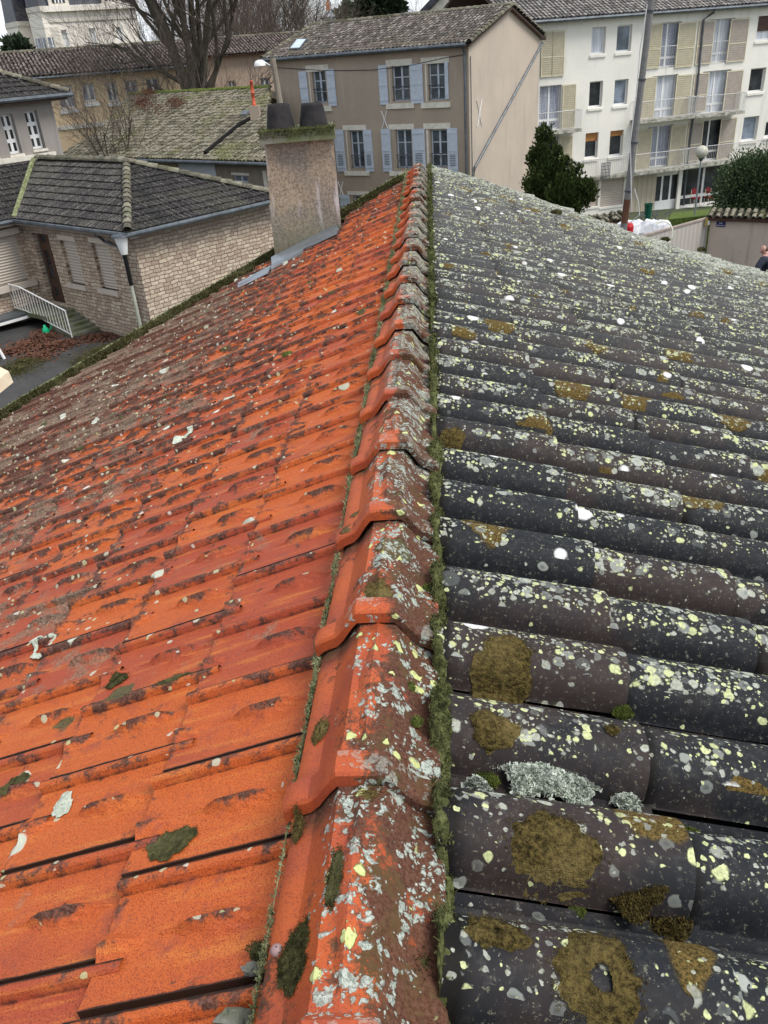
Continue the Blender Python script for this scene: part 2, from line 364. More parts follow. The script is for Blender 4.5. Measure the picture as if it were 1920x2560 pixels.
def mat_corr(name, c, c2, per=.3, axis='wuv'):
    k = N(name, .7, .3); a = k.attr('wuv'); x = k.sepx(a.outputs['Vector'])
    s = k.math('SINE', k.mul(x[0], 6.2832/per)); f, _ = k.noise(k.pos(), 2., 4)
    k.col(k.mix(k.rng(s, .75, .98, 0., .6), k.mix(f, c, c2), tuple(q*.55 for q in c))); k.bump(s, .5, .03); return k.m

M = dict(
    dark_tile=mat_dark_tile(), red_tile=mat_red_tile(), ridge=mat_ridge_tile(), stone=mat_stone(),
    moss=m_moss("green_moss", (.028, .042, .010), (.135, .165, .036)), moss_pale=m_moss("grey_green_moss", (.05, .06, .02), (.24, .26, .14)),
    moss_dark=m_moss("dark_moss", (.016, .016, .006), (.085, .080, .030)), lichen=m_moss("foliose_lichen", (.34, .36, .30), (.72, .78, .68), 150.),
    mortar=m_flat("grey_mortar", (.22, .21, .19), .95, (.10, .11, .07), 25., bump=.6),
    zinc=m_flat("zinc_sheet", (.36, .40, .44), .38, (.24, .27, .30), 6., .5, metal=.7),
    zinc_dark=m_flat("dark_zinc_gutter", (.13, .15, .17), .45, (.07, .08, .09), 3., .5, metal=.4),
    render_wall=m_plaster("grey_render", (.36, .31, .27), (.30, .26, .23), (.15, .13, .11)),
    chim=mat_chim(),
    pot=m_flat("dark_clay_pot", (.020, .019, .021), .75, (.042, .038, .038), 9., .12),
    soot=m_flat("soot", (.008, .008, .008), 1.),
    brown_wall=m_plaster("brown_grey_render", (.40, .325, .255), (.33, .27, .215), (.50, .41, .33), .5, .25),
    pink_wall=m_plaster("pale_pink_render", (.52, .44, .36), (.44, .38, .32), (.32, .29, .26), .65, .2),
    white_wall=m_plaster('off_white_render', (.86, .83, .76), (.75, .73, .67), (.42, .40, .35), .45, .25, .4),
    cream_wall=m_plaster("cream_render", (.78, .60, .38), (.70, .53, .34), (.42, .34, .24), .4, .2),
    chateau=m_plaster("white_lime_render", (.88, .82, .74), (.80, .74, .66), (.55, .48, .42), .3, .2, .2),
    rose_wall=m_plaster('rose_render', (.50, .39, .31), (.42, .33, .27), (.24, .2, .17), .5, .3),
    grey_wall=m_plaster('grey_stucco', (.34, .31, .28), (.27, .245, .225), (.16, .15, .15), .45, .3),
    boards=m_plaster("weathered_boards", (.27, .23, .18), (.19, .165, .14), (.28, .25, .21), .8, .3, 3.),
    stonetrim=m_flat("limestone_trim", (.70, .66, .58), .85, (.55, .51, .44), 5., bump=.3),
    beige=m_flat("beige_blind", (.52, .46, .39), .6, (.46, .40, .34), 3.),
    fascia=m_flat("beige_fascia", (.34, .28, .23), .7, (.24, .20, .17), 3.),
    blue=m_flat("pale_blue_paint", (.50, .55, .62), .6, (.43, .48, .55), 6.), bluegrey=m_flat("grey_blue_frame", (.26, .30, .36), .6),
    olive=m_flat("khaki_shutter", (.47, .42, .30), .6, (.40, .36, .26), 4.), taupe=m_flat("taupe_shutter", (.38, .33, .28), .6, (.33, .28, .24), 4.),
    khaki_edge=m_flat("cream_trim", (.72, .66, .48), .6), white=m_flat("white_paint", (.80, .80, .79), .5, (.70, .70, .69), 2.),
    brownwood=m_flat("dark_brown_wood", (.085, .045, .03), .5), orange_blind=m_flat("orange_wood_blind", (.42, .19, .06), .6),
    glass=mat_glass("dark_glass", (.018, .020, .024)), glass2=mat_glass("grey_glass", (.10, .12, .15)),
    lace=mat_curtain("lace_curtain", (.42, .44, .52), (.25, .27, .34)), veil=mat_curtain("white_curtain", (.62, .65, .70), (.40, .43, .48), False),
    rail=m_flat("grey_white_rail", (.58, .58, .58), .5), iron=m_flat("dark_iron", (.06, .07, .085), .5), slab=m_flat("stained_concrete", (.52, .50, .45), .9, (.16, .16, .12), 4., bump=.3),
    asphalt=m_flat("wet_asphalt", (.040, .040, .043), .6, (.055, .054, .052), 2., bump=.4, bsc=60.),
    roof_canal=m_roof("grey_canal_tiles", (.045, .040, .036), (.125, .105, .090), (.30, .28, .25), .22),
    roof_moss=m_roof('mossy_canal_tiles', (.052, .048, .034), (.145, .130, .092), (.29, .27, .21), .5, (.10, .11, .028), .7, .35),
    roof_mech=m_roof("dark_interlocking_tiles", (.036, .034, .036), (.085, .078, .076), (.24, .225, .20), .40, (.10, .10, .06), .3, .5),
    roof_hip=m_roof('weathered_hip_tiles', (.07, .065, .05), (.16, .145, .11), (.26, .25, .19), .3, (.07, .08, .025), .6, 1.5),
    roof_block=m_roof("grey_pantiles", (.11, .10, .10), (.25, .23, .21), (.42, .40, .37), .45, (.12, .11, .09), .2),
    roof_school=m_roof("brown_grey_tiles", (.06, .05, .045), (.19, .15, .13), (.34, .28, .25), .35, (.07, .06, .045), .3),
    slate=m_flat("slate_roof", (.045, .05, .065), .45, (.08, .085, .10), 2.),
    bark=m_flat("grey_bark", (.10, .085, .065), .9, (.05, .045, .035), 6., bump=.5), twig=m_flat("brown_twigs", (.14, .105, .085), .9, (.09, .07, .055), 3.),
    needle=m_moss("dark_yew_foliage", (.010, .020, .006), (.050, .070, .016), 9.), leaf=m_moss("shrub_foliage", (.016, .034, .012), (.075, .11, .05), 9.),
    pine=m_moss("pine_foliage", (.012, .022, .012), (.045, .065, .035), 3.),
    leaves=m_flat("fallen_leaves", (.15, .060, .032), .8, (.055, .028, .020), 14.), red_leaf=m_flat("red_creeper", (.13, .045, .028), .8, (.08, .035, .022), 6.),
    grass=m_moss("grass", (.03, .05, .010), (.10, .14, .03), 8.), gate=mat_corr("beige_corrugated_gate", (.46, .42, .38), (.40, .37, .33), .24),
    garage=mat_corr("beige_board_door", (.50, .44, .33), (.44, .39, .30), .34), blinds=mat_corr("beige_slat", (.52, .46, .39), (.47, .41, .35), .1),
    streetwall=m_plaster('pinkish_grey_render', (.52, .43, .355), (.43, .36, .30), (.17, .14, .12), .8, .35, .8),
    green_bin=m_flat("green_plastic", (.008, .10, .065), .4, (.01, .07, .05), 3.), sack=m_flat("white_sack", (.78, .78, .80), .7, (.62, .62, .66), 8., bump=.8, bsc=12.),
    poleconc=m_flat("grey_pole", (.14, .14, .145), .8, (.20, .19, .18), 7.), rust=m_flat('rusty_brown', (.13, .058, .032), .8), signblue=m_flat("navy_enamel", (.012, .02, .11), .3),
    redpaint=m_flat("red_clay_flue", (.50, .09, .04), .6), skin=m_flat("skin", (.52, .30, .24), .5), jacket=m_flat("navy_cloth", (.012, .018, .035), .8, (.03, .035, .05), 20.),
    hair=m_flat("brown_hair", (.06, .03, .02), .8), globe=m_flat("frosted_globe", (.50, .50, .44), .2, (.40, .38, .28), 5.), pebble=m_flat("pinkish_pebble", (.30, .20, .20), .6),
    crust=m_moss('pale_crust_lichen', (.34, .37, .29), (.56, .60, .50), 70.), moss_ridge=m_moss('olive_ridge_moss', (.018, .022, .008), (.115, .125, .045), 45.), glass3=mat_glass('reflecting_glass', (.045, .055, .062), .12), bluegate=m_flat('pale_grey_blue_door', (.50, .54, .60), .6, (.42, .46, .52), 3.), moss_brown=m_moss('brown_olive_moss', (.024, .018, .007), (.150, .112, .036), 120.), redchair=m_flat("red_upholstery", (.22, .02, .03), .7), rope=m_flat("cream_cord", (.80, .82, .66), .6), cream=m_flat("cream_stone", (.74, .62, .46), .8, (.64, .52, .38), 3.),
    concrete=m_flat("mossy_concrete", (.20, .19, .16), .9, (.10, .12, .05), 3., bump=.4), ground=m_flat("ground_earth", (.09, .085, .06), .95, (.05, .07, .03), .15),
    hill=m_flat("wooded_hill", (.10, .12, .13), .95, (.15, .16, .17), .05), hazeblue=m_flat("distant_roof", (.33, .34, .37), .8), white_house=m_flat("distant_white_wall", (.80, .78, .68), .8), orangepot=m_flat("orange_clay", (.58, .24, .13), .7),
)

# ------------------------------------------------------------------ tile field (used for every roof)
def field(H, P, S, ov, ut, vt, O, e, s, n, cells, jit=(.0, .0, .0), lift=.014, thick=.016, under=.02, clip=None, vergef=None, off_alt=0., alpha=None):
    """cells: (row i, course j).  H(u, v) -> (height, mask).  returns V, F, A"""
    ut = np.asarray(ut); vt = np.asarray(vt); U, Vv = np.meshgrid(ut, vt); h, mk = H(U, Vv)
    fr = (Vv+ov)/(S+ov); h = h+lift*fr
    # undercut rows at the foot
    U = np.vstack([U, U[-1:], U[-1:]]); Vv = np.vstack([Vv, Vv[-1:], Vv[-1:]-under])
    h = np.vstack([h, h[-1:]-thick, h[-1:]-thick-.002]); mk = np.vstack([mk, mk[-1:], mk[-1:]])
    nv, nu = U.shape; idx = np.arange(nv*nu).reshape(nv, nu)
    q = np.stack([idx[:-1, :-1], idx[1:, :-1], idx[1:, 1:], idx[:-1, 1:]], -1).reshape(-1, 4)
    cells = np.asarray(cells, float); K = len(cells)
    du = rng.normal(0, 1, K)*jit[0]; dv = rng.normal(0, 1, K)*jit[1]; dh = rng.normal(0, 1, K)*jit[2]; rot = rng.normal(0, 1, K)*jit[0]*2.2
    u0 = cells[:, 0]*P+off_alt*(cells[:, 1] % 2)+du; v0 = cells[:, 1]*S+dv
    uu = u0[:, None]+U.ravel()+rot[:, None]*(Vv.ravel()); vv = v0[:, None]+Vv.ravel()
    hh = h.ravel()+dh[:, None]
    X = np.asarray(O)+uu[..., None]*np.asarray(e)+vv[..., None]*np.asarray(s)+hh[..., None]*np.asarray(n)
    F = (q[None]+(np.arange(K)*nv*nu)[:, None, None]).reshape(-1, 4); X = X.reshape(-1, 3)
    A = np.ones((K, nv*nu, 4)); A[..., 0] = rng.random(K)[:, None]; A[..., 1] = mk.ravel(); A[..., 2] = rng.random(K)[:, None]
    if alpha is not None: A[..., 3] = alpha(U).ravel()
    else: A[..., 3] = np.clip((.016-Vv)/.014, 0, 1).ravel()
    A = A.reshape(-1, 4)
    if vergef is not None: A[:, 2] = vergef(X)
    if clip is not None:
        keep = clip(X[F].mean(1)); F = F[keep]
    used = np.zeros(len(X), bool); used[F.ravel()] = True; mp = np.cumsum(used)-1
    return X[used], mp[F], A[used]
def join_fields(parts):
    V, F, A, n = [], [], [], 0
    for v, f, a in parts: V.append(v); F.append(f+n); A.append(a); n += len(v)
    return np.vstack(V), np.vstack(F), np.vstack(A)
def canal_H(P, amp):
    def H(u, v):
        x = (u/P-.5); h = amp*1.25*np.sqrt(np.clip(1-(x/.37)**2, 0, 1)); return h, h/amp/1.25
    return H
def mech_H(P, amp):
    def H(u, v):
        x = u/P; h = amp*(np.exp(-((x-.12)/.09)**2)+.6*np.exp(-((x-.55)/.08)**2)); return h, np.clip(h/amp, 0, 1)
    return H
def inpoly(u, v, poly):
    c = np.zeros(np.shape(u), bool); k = len(poly)
    for i in range(k):
        (x1, y1), (x2, y2) = poly[i], poly[(i+1) % k]
        t = ((y1 > v) != (y2 > v)) & (u < (x2-x1)*(v-y1)/(y2-y1+1e-12)+x1); c ^= t
    return c
def roof_patch(name, m, parent, pts, P=.22, S=.33, amp=.06, kind='canal', jit=(.006, .01, .004), lift=.03, thick=.03):
    """planar roof polygon: pts[0]->pts[1] is the eave, later points up-slope; tiled over its whole area"""
    p = [np.array(q, float) for q in pts]; e = p[1]-p[0]; L = np.linalg.norm(e); e = e/L
    up = p[2]-p[0]; n = np.cross(e, up); n /= np.linalg.norm(n)
    if n[2] < 0: n = -n
    s = np.cross(e, n); s /= np.linalg.norm(s)
    if s[2] > 0: s = -s                   # s points down-slope
    poly = [((q-p[0])@e, (q-p[0])@s) for q in p]
    us = [a for a, b in poly]; vs = [b for a, b in poly]; vmin, vmax = min(vs), max(vs)
    O = p[0]+s*vmax
    i0, i1 = int(math.floor(min(us)/P))-1, int(math.ceil(max(us)/P))+1; j1 = int(math.ceil((vmax-vmin)/S))+1
    cells = [(i, -j-1) for i in range(i0, i1) for j in range(j1)]
    if kind == 'canal':
        H = canal_H(P, amp); ut = (np.array([-.5, -.37, -.26, -.1, .1, .26, .37, .5])+.5)*P
    else:
        H = mech_H(P, amp); ut = np.array([0, .05, .12, .2, .3, .45, .55, .65, .8, 1.])*P
    def clip(X):
        d = X-p[0]; return inpoly(d@e, d@s, poly)
    V, F, A = field(H, P, S, .04, ut, [-.04, S*.5, S], O, e, s, n, cells, jit, lift, thick, .03, clip)
    o = mesh_obj(name, V, F, m, parent, A)
    # thin deck under the tiles
    b = MB(); k = len(p); top = [q-n*.03 for q in p]; bot = [q-n*.12 for q in p]
    b.poly(top); b.poly(bot[::-1])
    for i in range(k): j = (i+1) % k; b.quad(bot[i], bot[j], top[j], top[i])
    b.build('roof_deck', M['brownwood'] if kind == 'canal' else M['fascia'], o)
    return o, (e, s, n)
def ridge_line(name, m, parent, a, b, r=.11, step=.4, rnd=.02):
    """row of half-round ridge tiles"""
    a, b = np.array(a, float), np.array(b, float); L = np.linalg.norm(b-a); t = (b-a)/L; k = max(1, int(L/step)); mb = MB(); att = []
    side = np.cross(t, [0, 0, 1.]); side /= np.linalg.norm(side); up = np.cross(side, t)
    for i in range(k):
        r1, r2 = rng.random(), rng.random()
        for w, q in ((0, 1.), (1.08, .86)):
            c = a+t*(i+w)*L/k
            for j in range(8):
                an = math.pi*j/7; rr = r*q*(1+rng.normal(0, rnd)); pz = c+side*math.cos(an)*rr*1.15+up*(math.sin(an)*rr+(.015 if w == 0 else 0))
                mb.v.append(tuple(pz)); att.append((r1, 1, r2, 1))
        n0 = i*16
        for j in range(7): mb.f.append((n0+j, n0+j+1, n0+8+j+1, n0+8+j))
    return mesh_obj(name, mb.v, mb.f, m, parent, att)

# ------------------------------------------------------------------ the tiled house we stand over
XR, HR, TILT = -0.12920708, -0.86964482, -0.01793992
AL, AR, EL, ER = 0.36647851, 0.272, 0.10018525, 0.0865
PL, YL, V1L, SL = 0.21851012, 0.81701223, 0.42752701, 0.30015005
PR, YR, V1R, SR = 0.20258506, 0.70988066, 0.45294109, 0.34049633
RY0, RSTEP, RW = 0.79996821, 0.38, 0.24774391
eY = np.array([0, 1., TILT])
house = thing('tiled_house', 'nearest house, its orange tile slope and dark barrel tile slope meeting at a ridge', 'house', (0, 4, -8.3))
def yl_lim(x): return 9.2+.952*np.asarray(x)
_rx = np.array([-.2, .5, 1.1, 1.6, 2.05, 3., 4.5, 9.]); _ry = np.array([9.3, 8.95, 8.3, 7.65, 7.15, 6.85, 6.2, 4.2])
def yr_lim(x): return np.interp(x, _rx, _ry)
# --- left slope: losenge-pattern interlocking tiles
sL = np.array([-math.cos(AL), 0, -math.sin(AL)]); nL = np.array([-math.sin(AL), 0, math.cos(AL)])
OL = np.array([XR, YL, HR-EL+TILT*YL])+sL*(V1L-SL)
def lozenge_H(u, v):
    h = np.zeros_like(u); m = np.zeros_like(u)
    roll = np.interp(u, [0, .002, .006, .016, .172, .184, .1885, .192, .2005, .2080, .2100, PL], [-.011, -.011, .003, .001, 0, .0005, .0140, .0175, .0175, .014, -.011, -.011])
    h += roll; m = np.where((u > .184) & (u < .21), .62, m)
    # centre losenge
    uc = .100; t = 1-np.abs(v-.105)/.080; w = .023*np.clip(t, 0, 1)**.8+1e-4
    z = np.clip(1-np.abs(u-uc-.003)/w, 0, 1)*np.clip(t*2.2, 0, 1); h += .0215*z; m = np.maximum(m, z*1.)
    # half losenge at the foot
    t = np.clip((v-.228)/.072, 0, 1); w = .030*t**.85+1e-4
    z = np.clip(1-np.abs(u-uc)/w, 0, 1)*np.clip(t*1.6, 0, 1); h += .016*z; m = np.maximum(m, z)
    m = np.maximum(m, np.clip((v-.268)/.03, 0, 1)*.55); m = np.maximum(m, np.clip((.06-v)/.04, 0, 1)*.25)
    h -= .0025*np.sin(np.clip((u-.016)/(.178-.016), 0, 1)*math.pi)
    return h, m
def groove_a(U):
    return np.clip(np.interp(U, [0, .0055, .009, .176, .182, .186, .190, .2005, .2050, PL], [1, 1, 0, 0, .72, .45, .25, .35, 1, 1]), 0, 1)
ut_hi = [0, .002, .006, .016, .045, .064, .074, .083, .091, .098, .103, .110, .119, .130, .150, .172, .184, .1885, .192, .2005, .2080, .2100, PL]
vt_hi = [-.05, .01, .034, .05, .07, .09, .105, .12, .14, .16, .176, .21, .229, .25, .272, .288, .297, SL]
ut_lo = [0, .002, .006, .05, .080, .100, .122, .172, .184, .1905, .2005, .2080, .2100, PL]
vt_lo = [-.05, .034, .07, .105, .14, .176, .229, .26, SL]
NC = 18
cL = [(i-6, j) for i in range(54) for j in range(NC)]
def yofL(c): return YL+c[0]*PL
hi = [c for c in cL if yofL(c) < 4.6 and c[1] < 10]; lo = [c for c in cL if not (yofL(c) < 4.6 and c[1] < 10)]
def clipL(X): return (X[:, 1] < yl_lim(X[:, 0])) & ~((X[:, 0] > -1.62) & (X[:, 0] < -.83) & (X[:, 1] > 7.66+(-X[:, 0]-.9)*-.05))
def grimeL(X):
    g = (-X[:, 0]-.62)/2.3+.035*X[:, 1]+.10*np.sin(X[:, 0]*2.3+X[:, 1]*1.1); return np.clip(g, 0, 1)
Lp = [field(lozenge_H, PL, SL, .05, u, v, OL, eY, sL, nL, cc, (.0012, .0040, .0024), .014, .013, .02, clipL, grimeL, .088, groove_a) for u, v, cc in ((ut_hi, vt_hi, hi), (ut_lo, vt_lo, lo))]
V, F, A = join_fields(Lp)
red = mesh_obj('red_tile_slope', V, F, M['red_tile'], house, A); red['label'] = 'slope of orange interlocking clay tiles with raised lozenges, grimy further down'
# --- right slope: black barrel tiles with a flat pan
sR = np.array([math.cos(AR), 0, -math.sin(AR)]); nR = np.array([math.sin(AR), 0, math.cos(AR)])
OR = np.array([XR, YR, HR-ER+TILT*YR])+sR*(V1R-SR)
BH = .076
def barrel_H(u, v):
    sc = .87+.13*np.clip((v+.04)/SR, 0, 1); c = .082; x = (u-c)/(.080*sc)
    h = BH*(.97+.03*sc)*np.clip(1-np.abs(x)**2.25, 0, 1)**.56
    crest = h/BH
    h += np.where(u > .166, .004*np.exp(-((u-.178)/.004)**2), 0)
    near = np.clip((u+.01)/.05, 0, 1)        # the flank towards low u carries less lichen
    return h, np.clip(crest, 0, 1)*(.25+.75*np.clip((u-.012)/.034, 0, 1))
def uts(n): 
    t = np.linspace(-1, 1, n); x = np.sign(t)*(1-(1-np.abs(t))**1.6); return np.r_[.082+.080*x*.999, .168, .174, .178, .182, .19, PR]
cR = [(i-6, j) for i in range(52) for j in range(24)]
hiR = [c for c in cR if YR+c[0]*PR < 3.6 and c[1] < 6]; loR = [c for c in cR if not (YR+c[0]*PR < 3.6 and c[1] < 6)]
def clipR(X): return (X[:, 1] < yr_lim(X[:, 0])) & (X[:, 0] > XR+.110+.002*np.sin(X[:, 1]*31))
def vergeR(X): return np.clip(1-(yr_lim(X[:, 0])-X[:, 1])/2.0, 0, 1)**1.6+np.clip((X[:, 0]-.8)/6, 0, .25)
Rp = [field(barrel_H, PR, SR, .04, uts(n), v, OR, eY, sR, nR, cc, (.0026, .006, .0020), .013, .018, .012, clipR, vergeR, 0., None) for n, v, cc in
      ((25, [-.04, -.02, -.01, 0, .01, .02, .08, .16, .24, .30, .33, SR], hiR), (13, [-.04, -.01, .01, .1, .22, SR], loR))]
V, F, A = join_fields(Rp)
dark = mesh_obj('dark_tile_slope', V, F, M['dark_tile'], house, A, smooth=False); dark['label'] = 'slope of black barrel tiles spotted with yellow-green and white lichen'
# smooth only the barrels (auto sharp by angle)
dark.data.polygons.foreach_set('use_smooth', np.ones(len(dark.data.polygons), bool))
try: dark.data.set_sharp_from_angle(angle=math.radians(38))
except Exception: pass
# --- decks under both slopes, gable wall to the ground
b = MB()
def zl(x, y): return HR-EL+TILT*y-(XR-x)*math.tan(AL)
def zr(x, y): return HR-ER+TILT*y-(x-XR)*math.tan(AR)
ys0 = -1.2; xl = -5.4; xr_ = 7.8
L1 = [(XR, ys0), (xl, ys0), (xl, float(yl_lim(xl))), (XR, float(yl_lim(XR)))]
b.poly([(x, y, zl(x, y)-.045) for x, y in L1])
b.poly([(x, y, zr(x, y)-.03) for x, y in [(XR, ys0), (xr_, ys0)][::-1]+[(XR, 9.4)]+[(float(x), float(y)-.03) for x, y in zip(_rx[1:7], _ry[1:7])]+[(xr_, float(yr_lim(xr_)))]])
b.build('roof_deck', M['soot'], house)
b = MB(); vg = [(xl, float(yl_lim(xl))-.10), (XR, float(yl_lim(XR))-.10), (.5, 8.85), (1.1, 8.2), (1.6, 7.55), (2.05, 7.05), (3., 6.75), (4.5, 6.1), (xr_, 4.8)]
for (x1, y1), (x2, y2) in zip(vg[:-1], vg[1:]):
    za = (zl(x1, y1) if x1 < XR+.01 else zr(x1, y1))-.06; zb = (zl(x2, y2) if x2 < XR+.01 else zr(x2, y2))-.06
    b.quad((x1, y1, -9.2), (x2, y2, -9.2), (x2, y2, zb), (x1, y1, za))
for x, f in ((xl, zl), (xr_, zr)):
    yy = float(yl_lim(x))-.1 if x < 0 else 4.8
    b.quad((x, ys0, -9.2), (x, yy, -9.2), (x, yy, f(x, yy)-.06), (x, ys0, f(x, ys0)-.06))
b.build('gable_wall', M['render_wall'], house)
# --- left verge: mossy channel with a thin pale rim
def along(xa, xb, n, off, dz, amp=0.):
    dirv = np.array([1, .952]); dirv /= np.linalg.norm(dirv); nrm = np.array([-dirv[1], dirv[0]]); out = []
    for x in np.linspace(xa, xb, n):
        y = float(yl_lim(x)); q = np.array([x, y])+nrm*off; out.append((q[0], q[1], zl(x, y)+dz+rng.normal(0, 1)*amp))
    return out
xA, xB = -3.62, -.2
r0 = along(xA, xB, 160, -.03, .0, .004); r1 = along(xA, xB, 160, .03, .028, .010); r2 = along(xA, xB, 160, .085, .034, .010); r3 = along(xA, xB, 160, .125, .028, .003); r4 = along(xA, xB, 160, .125, -.10)
b = MB(); rows = [r0, r1, r2, r3, r4]
for a_, c_ in zip(rows[:-1], rows[1:]):
    for i in range(159): b.quad(a_[i], a_[i+1], c_[i+1], c_[i])
b.build('verge_channel', M['moss_dark'], house)
b = MB(); b.tube(along(xA-.02, xB, 90, .132, .036, .003), .0085, 6); b.build('verge_rim', M['moss_pale'], house)
# --- far verge of the dark slope: half-round verge tiles under a thick pale crust
vt = [(-.02, 9.31), (.5, 8.97), (1.1, 8.32), (1.6, 7.67), (2.05, 7.17), (3., 6.87), (4.5, 6.22), (6.6, 5.1)]
for (x1, y1), (x2, y2) in zip(vt[:-1], vt[1:]):
    v_ = ridge_line('verge_tile_row', M['dark_tile'], house, (x1, y1, zr(x1, y1)-.0), (x2+.05, y2, zr(x2, y2)-.0), .055, .30, .07)
    at = v_.data.color_attributes['tint']; c = np.ones((len(v_.data.vertices), 4), np.float32); c[:, 0] = .5; c[:, 1] = 1; c[:, 2] = .95; at.data.foreach_set('color', c.ravel())
# --- ridge tiles
def ridge_tile_mesh():
    xs = np.array([-.124, -.122, -.112, -.098, -.082, -.068, -.056, -.047, -.037, -.024, -.014, -.007, 0, .007, .014, .024, .037, .047, .056, .068, .082, .098, .112, .122, .124])
    zt = np.interp(np.abs(xs), [0, .037, .047, .056, .068, .082, .098, .112, .122, .124], [0, -.001, -.012, -.024, -.041, -.055, -.061, -.068, -.078, -.096])
    ysb = np.array([0., .004, .012, .03, .044, .052, .058, .08, .11, .14, .17, .20, .225, .25, .28, .31, .35, .39, .43])
    X, Y = np.meshgrid(xs, ysb); Zb = np.tile(zt, (len(ysb), 1))
    col = np.interp(ysb, [0, .004, .012, .044, .058, .07], [.55, .85, 1, 1, .15, 0])[:, None]
    sc = .905+.075*col; out = .015*col
    rel = np.zeros_like(X)
    # leaf-shaped relief on the crown: two wavy ribs meeting at both ends
    t = np.clip((Y-.09)/.25, 0, 1); wid = .022*np.sin(math.pi*t)**1.3
    body = np.clip(1-np.abs(X)/(wid+1e-4), 0, 1)*(t > 0)*(t < 1)
    rel += .013*np.clip(body*2.2, 0, 1)*np.sin(math.pi*t)**.7
    rel += .004*np.exp(-(X/.006)**2)*(Y > .06)
    rel -= .004*np.exp(-((np.abs(X)-.044)/.006)**2)*(Y > .06)*np.clip((Y-.06)*20, 0, 1)
    Z = Zb+out+rel-.027*(Y/.43)
    Xs = X*sc
    V = np.stack([Xs, Y, Z], -1)
    A = np.zeros(V.shape[:2]+(4,)); A[..., 0] = (X/.124+1)/2; A[..., 1] = np.broadcast_to(np.clip(col, 0, 1), X.shape); A[..., 2] = np.interp(Y, [0, .31, .375, .43], [0, 0, 1, 1]); A[..., 3] = 1
    # front lip: wraps down and back under
    f1 = V[0].copy(); f1[:, 2] -= .021; f1[:, 0] *= .985; f2 = f1.copy(); f2[:, 1] += .045; f2[:, 2] -= .003
    V = np.concatenate([f2[None], f1[None], V]); A = np.concatenate([A[:1], A[:1], A])
    ny, nx = V.shape[:2]; idx = np.arange(ny*nx).reshape(ny, nx)
    F = np.stack([idx[:-1, :-1], idx[:-1, 1:], idx[1:, 1:], idx[1:, :-1]], -1).reshape(-1, 4)
    return V.reshape(-1, 3), F, A.reshape(-1, 4)
Vr, Fr, Ar = ridge_tile_mesh(); base_r = None
for i in range(-3, 22):
    y = RY0+i*RSTEP
    if base_r is None:
        base_r = mesh_obj('ridge_tile', Vr, Fr, M['ridge'], None, Ar, smooth=True)
        try: base_r.data.set_sharp_from_angle(angle=math.radians(24))
        except Exception: pass
        o = base_r
    else:
        o = base_r.copy(); COL.objects.link(o)
    o.parent = house
    p = Vector((XR+rng.normal(0, .0022), y, HR+TILT*y+rng.normal(0, .0022)))-Vector(house.location)
    o.location = p; o.rotation_euler = (rng.normal(0, .006), rng.normal(0, .012), rng.normal(0, .010))
# mortar bedding along both feet of the ridge tiles
def bed(side, x0, x1, dz0, zf, m, name, amp=.008):
    ys = np.arange(.05, 9.25, .03); b = MB(); rows = []
    for k_, (x, dz) in enumerate(((x0, dz0), ((x0*2+x1)/3, dz0-.012), (x1, None))):
        r = []
        for y in ys:
            xx = XR+side*(x+rng.normal(0, amp)); z = (HR+TILT*y+dz) if dz is not None else zf(xx, y)-.01
            r.append((xx, y, z+rng.normal(0, amp*.5)))
        rows.append(r)
    for a_, c_ in zip(rows[:-1], rows[1:]):
        for i in range(len(ys)-1): b.quad(a_[i], a_[i+1], c_[i+1], c_[i])
    return b.build(name, m, house)
bed(-1, .098, .116, -.092, zl, M['mortar'], 'mortar_bed', .004)
bed(1, .095, .118, -.098, zr, M['mortar'], 'mortar_bed', .002)
# draped crust and moss discs
pass
def surfR(y, v):
    j = math.floor(v/SR); u = (y-YR) % PR; h, _ = barrel_H(np.array([[u]]), np.array([[v-j*SR]])); return OR+(y-YR)*eY+v*sR+nR*(float(h[0, 0])+.013*((v-j*SR)+.04)/(SR+.04))
def surfL(y, v):
    j = math.floor(v/SL); u = (y-YL-.088*(j % 2)) % PL; h, _ = lozenge_H(np.array([[u]]), np.array([[v-j*SL]])); return OL+(y-YL)*eY+v*sL+nL*(float(h[0, 0])+.016*((v-j*SL)+.05)/(SL+.05))
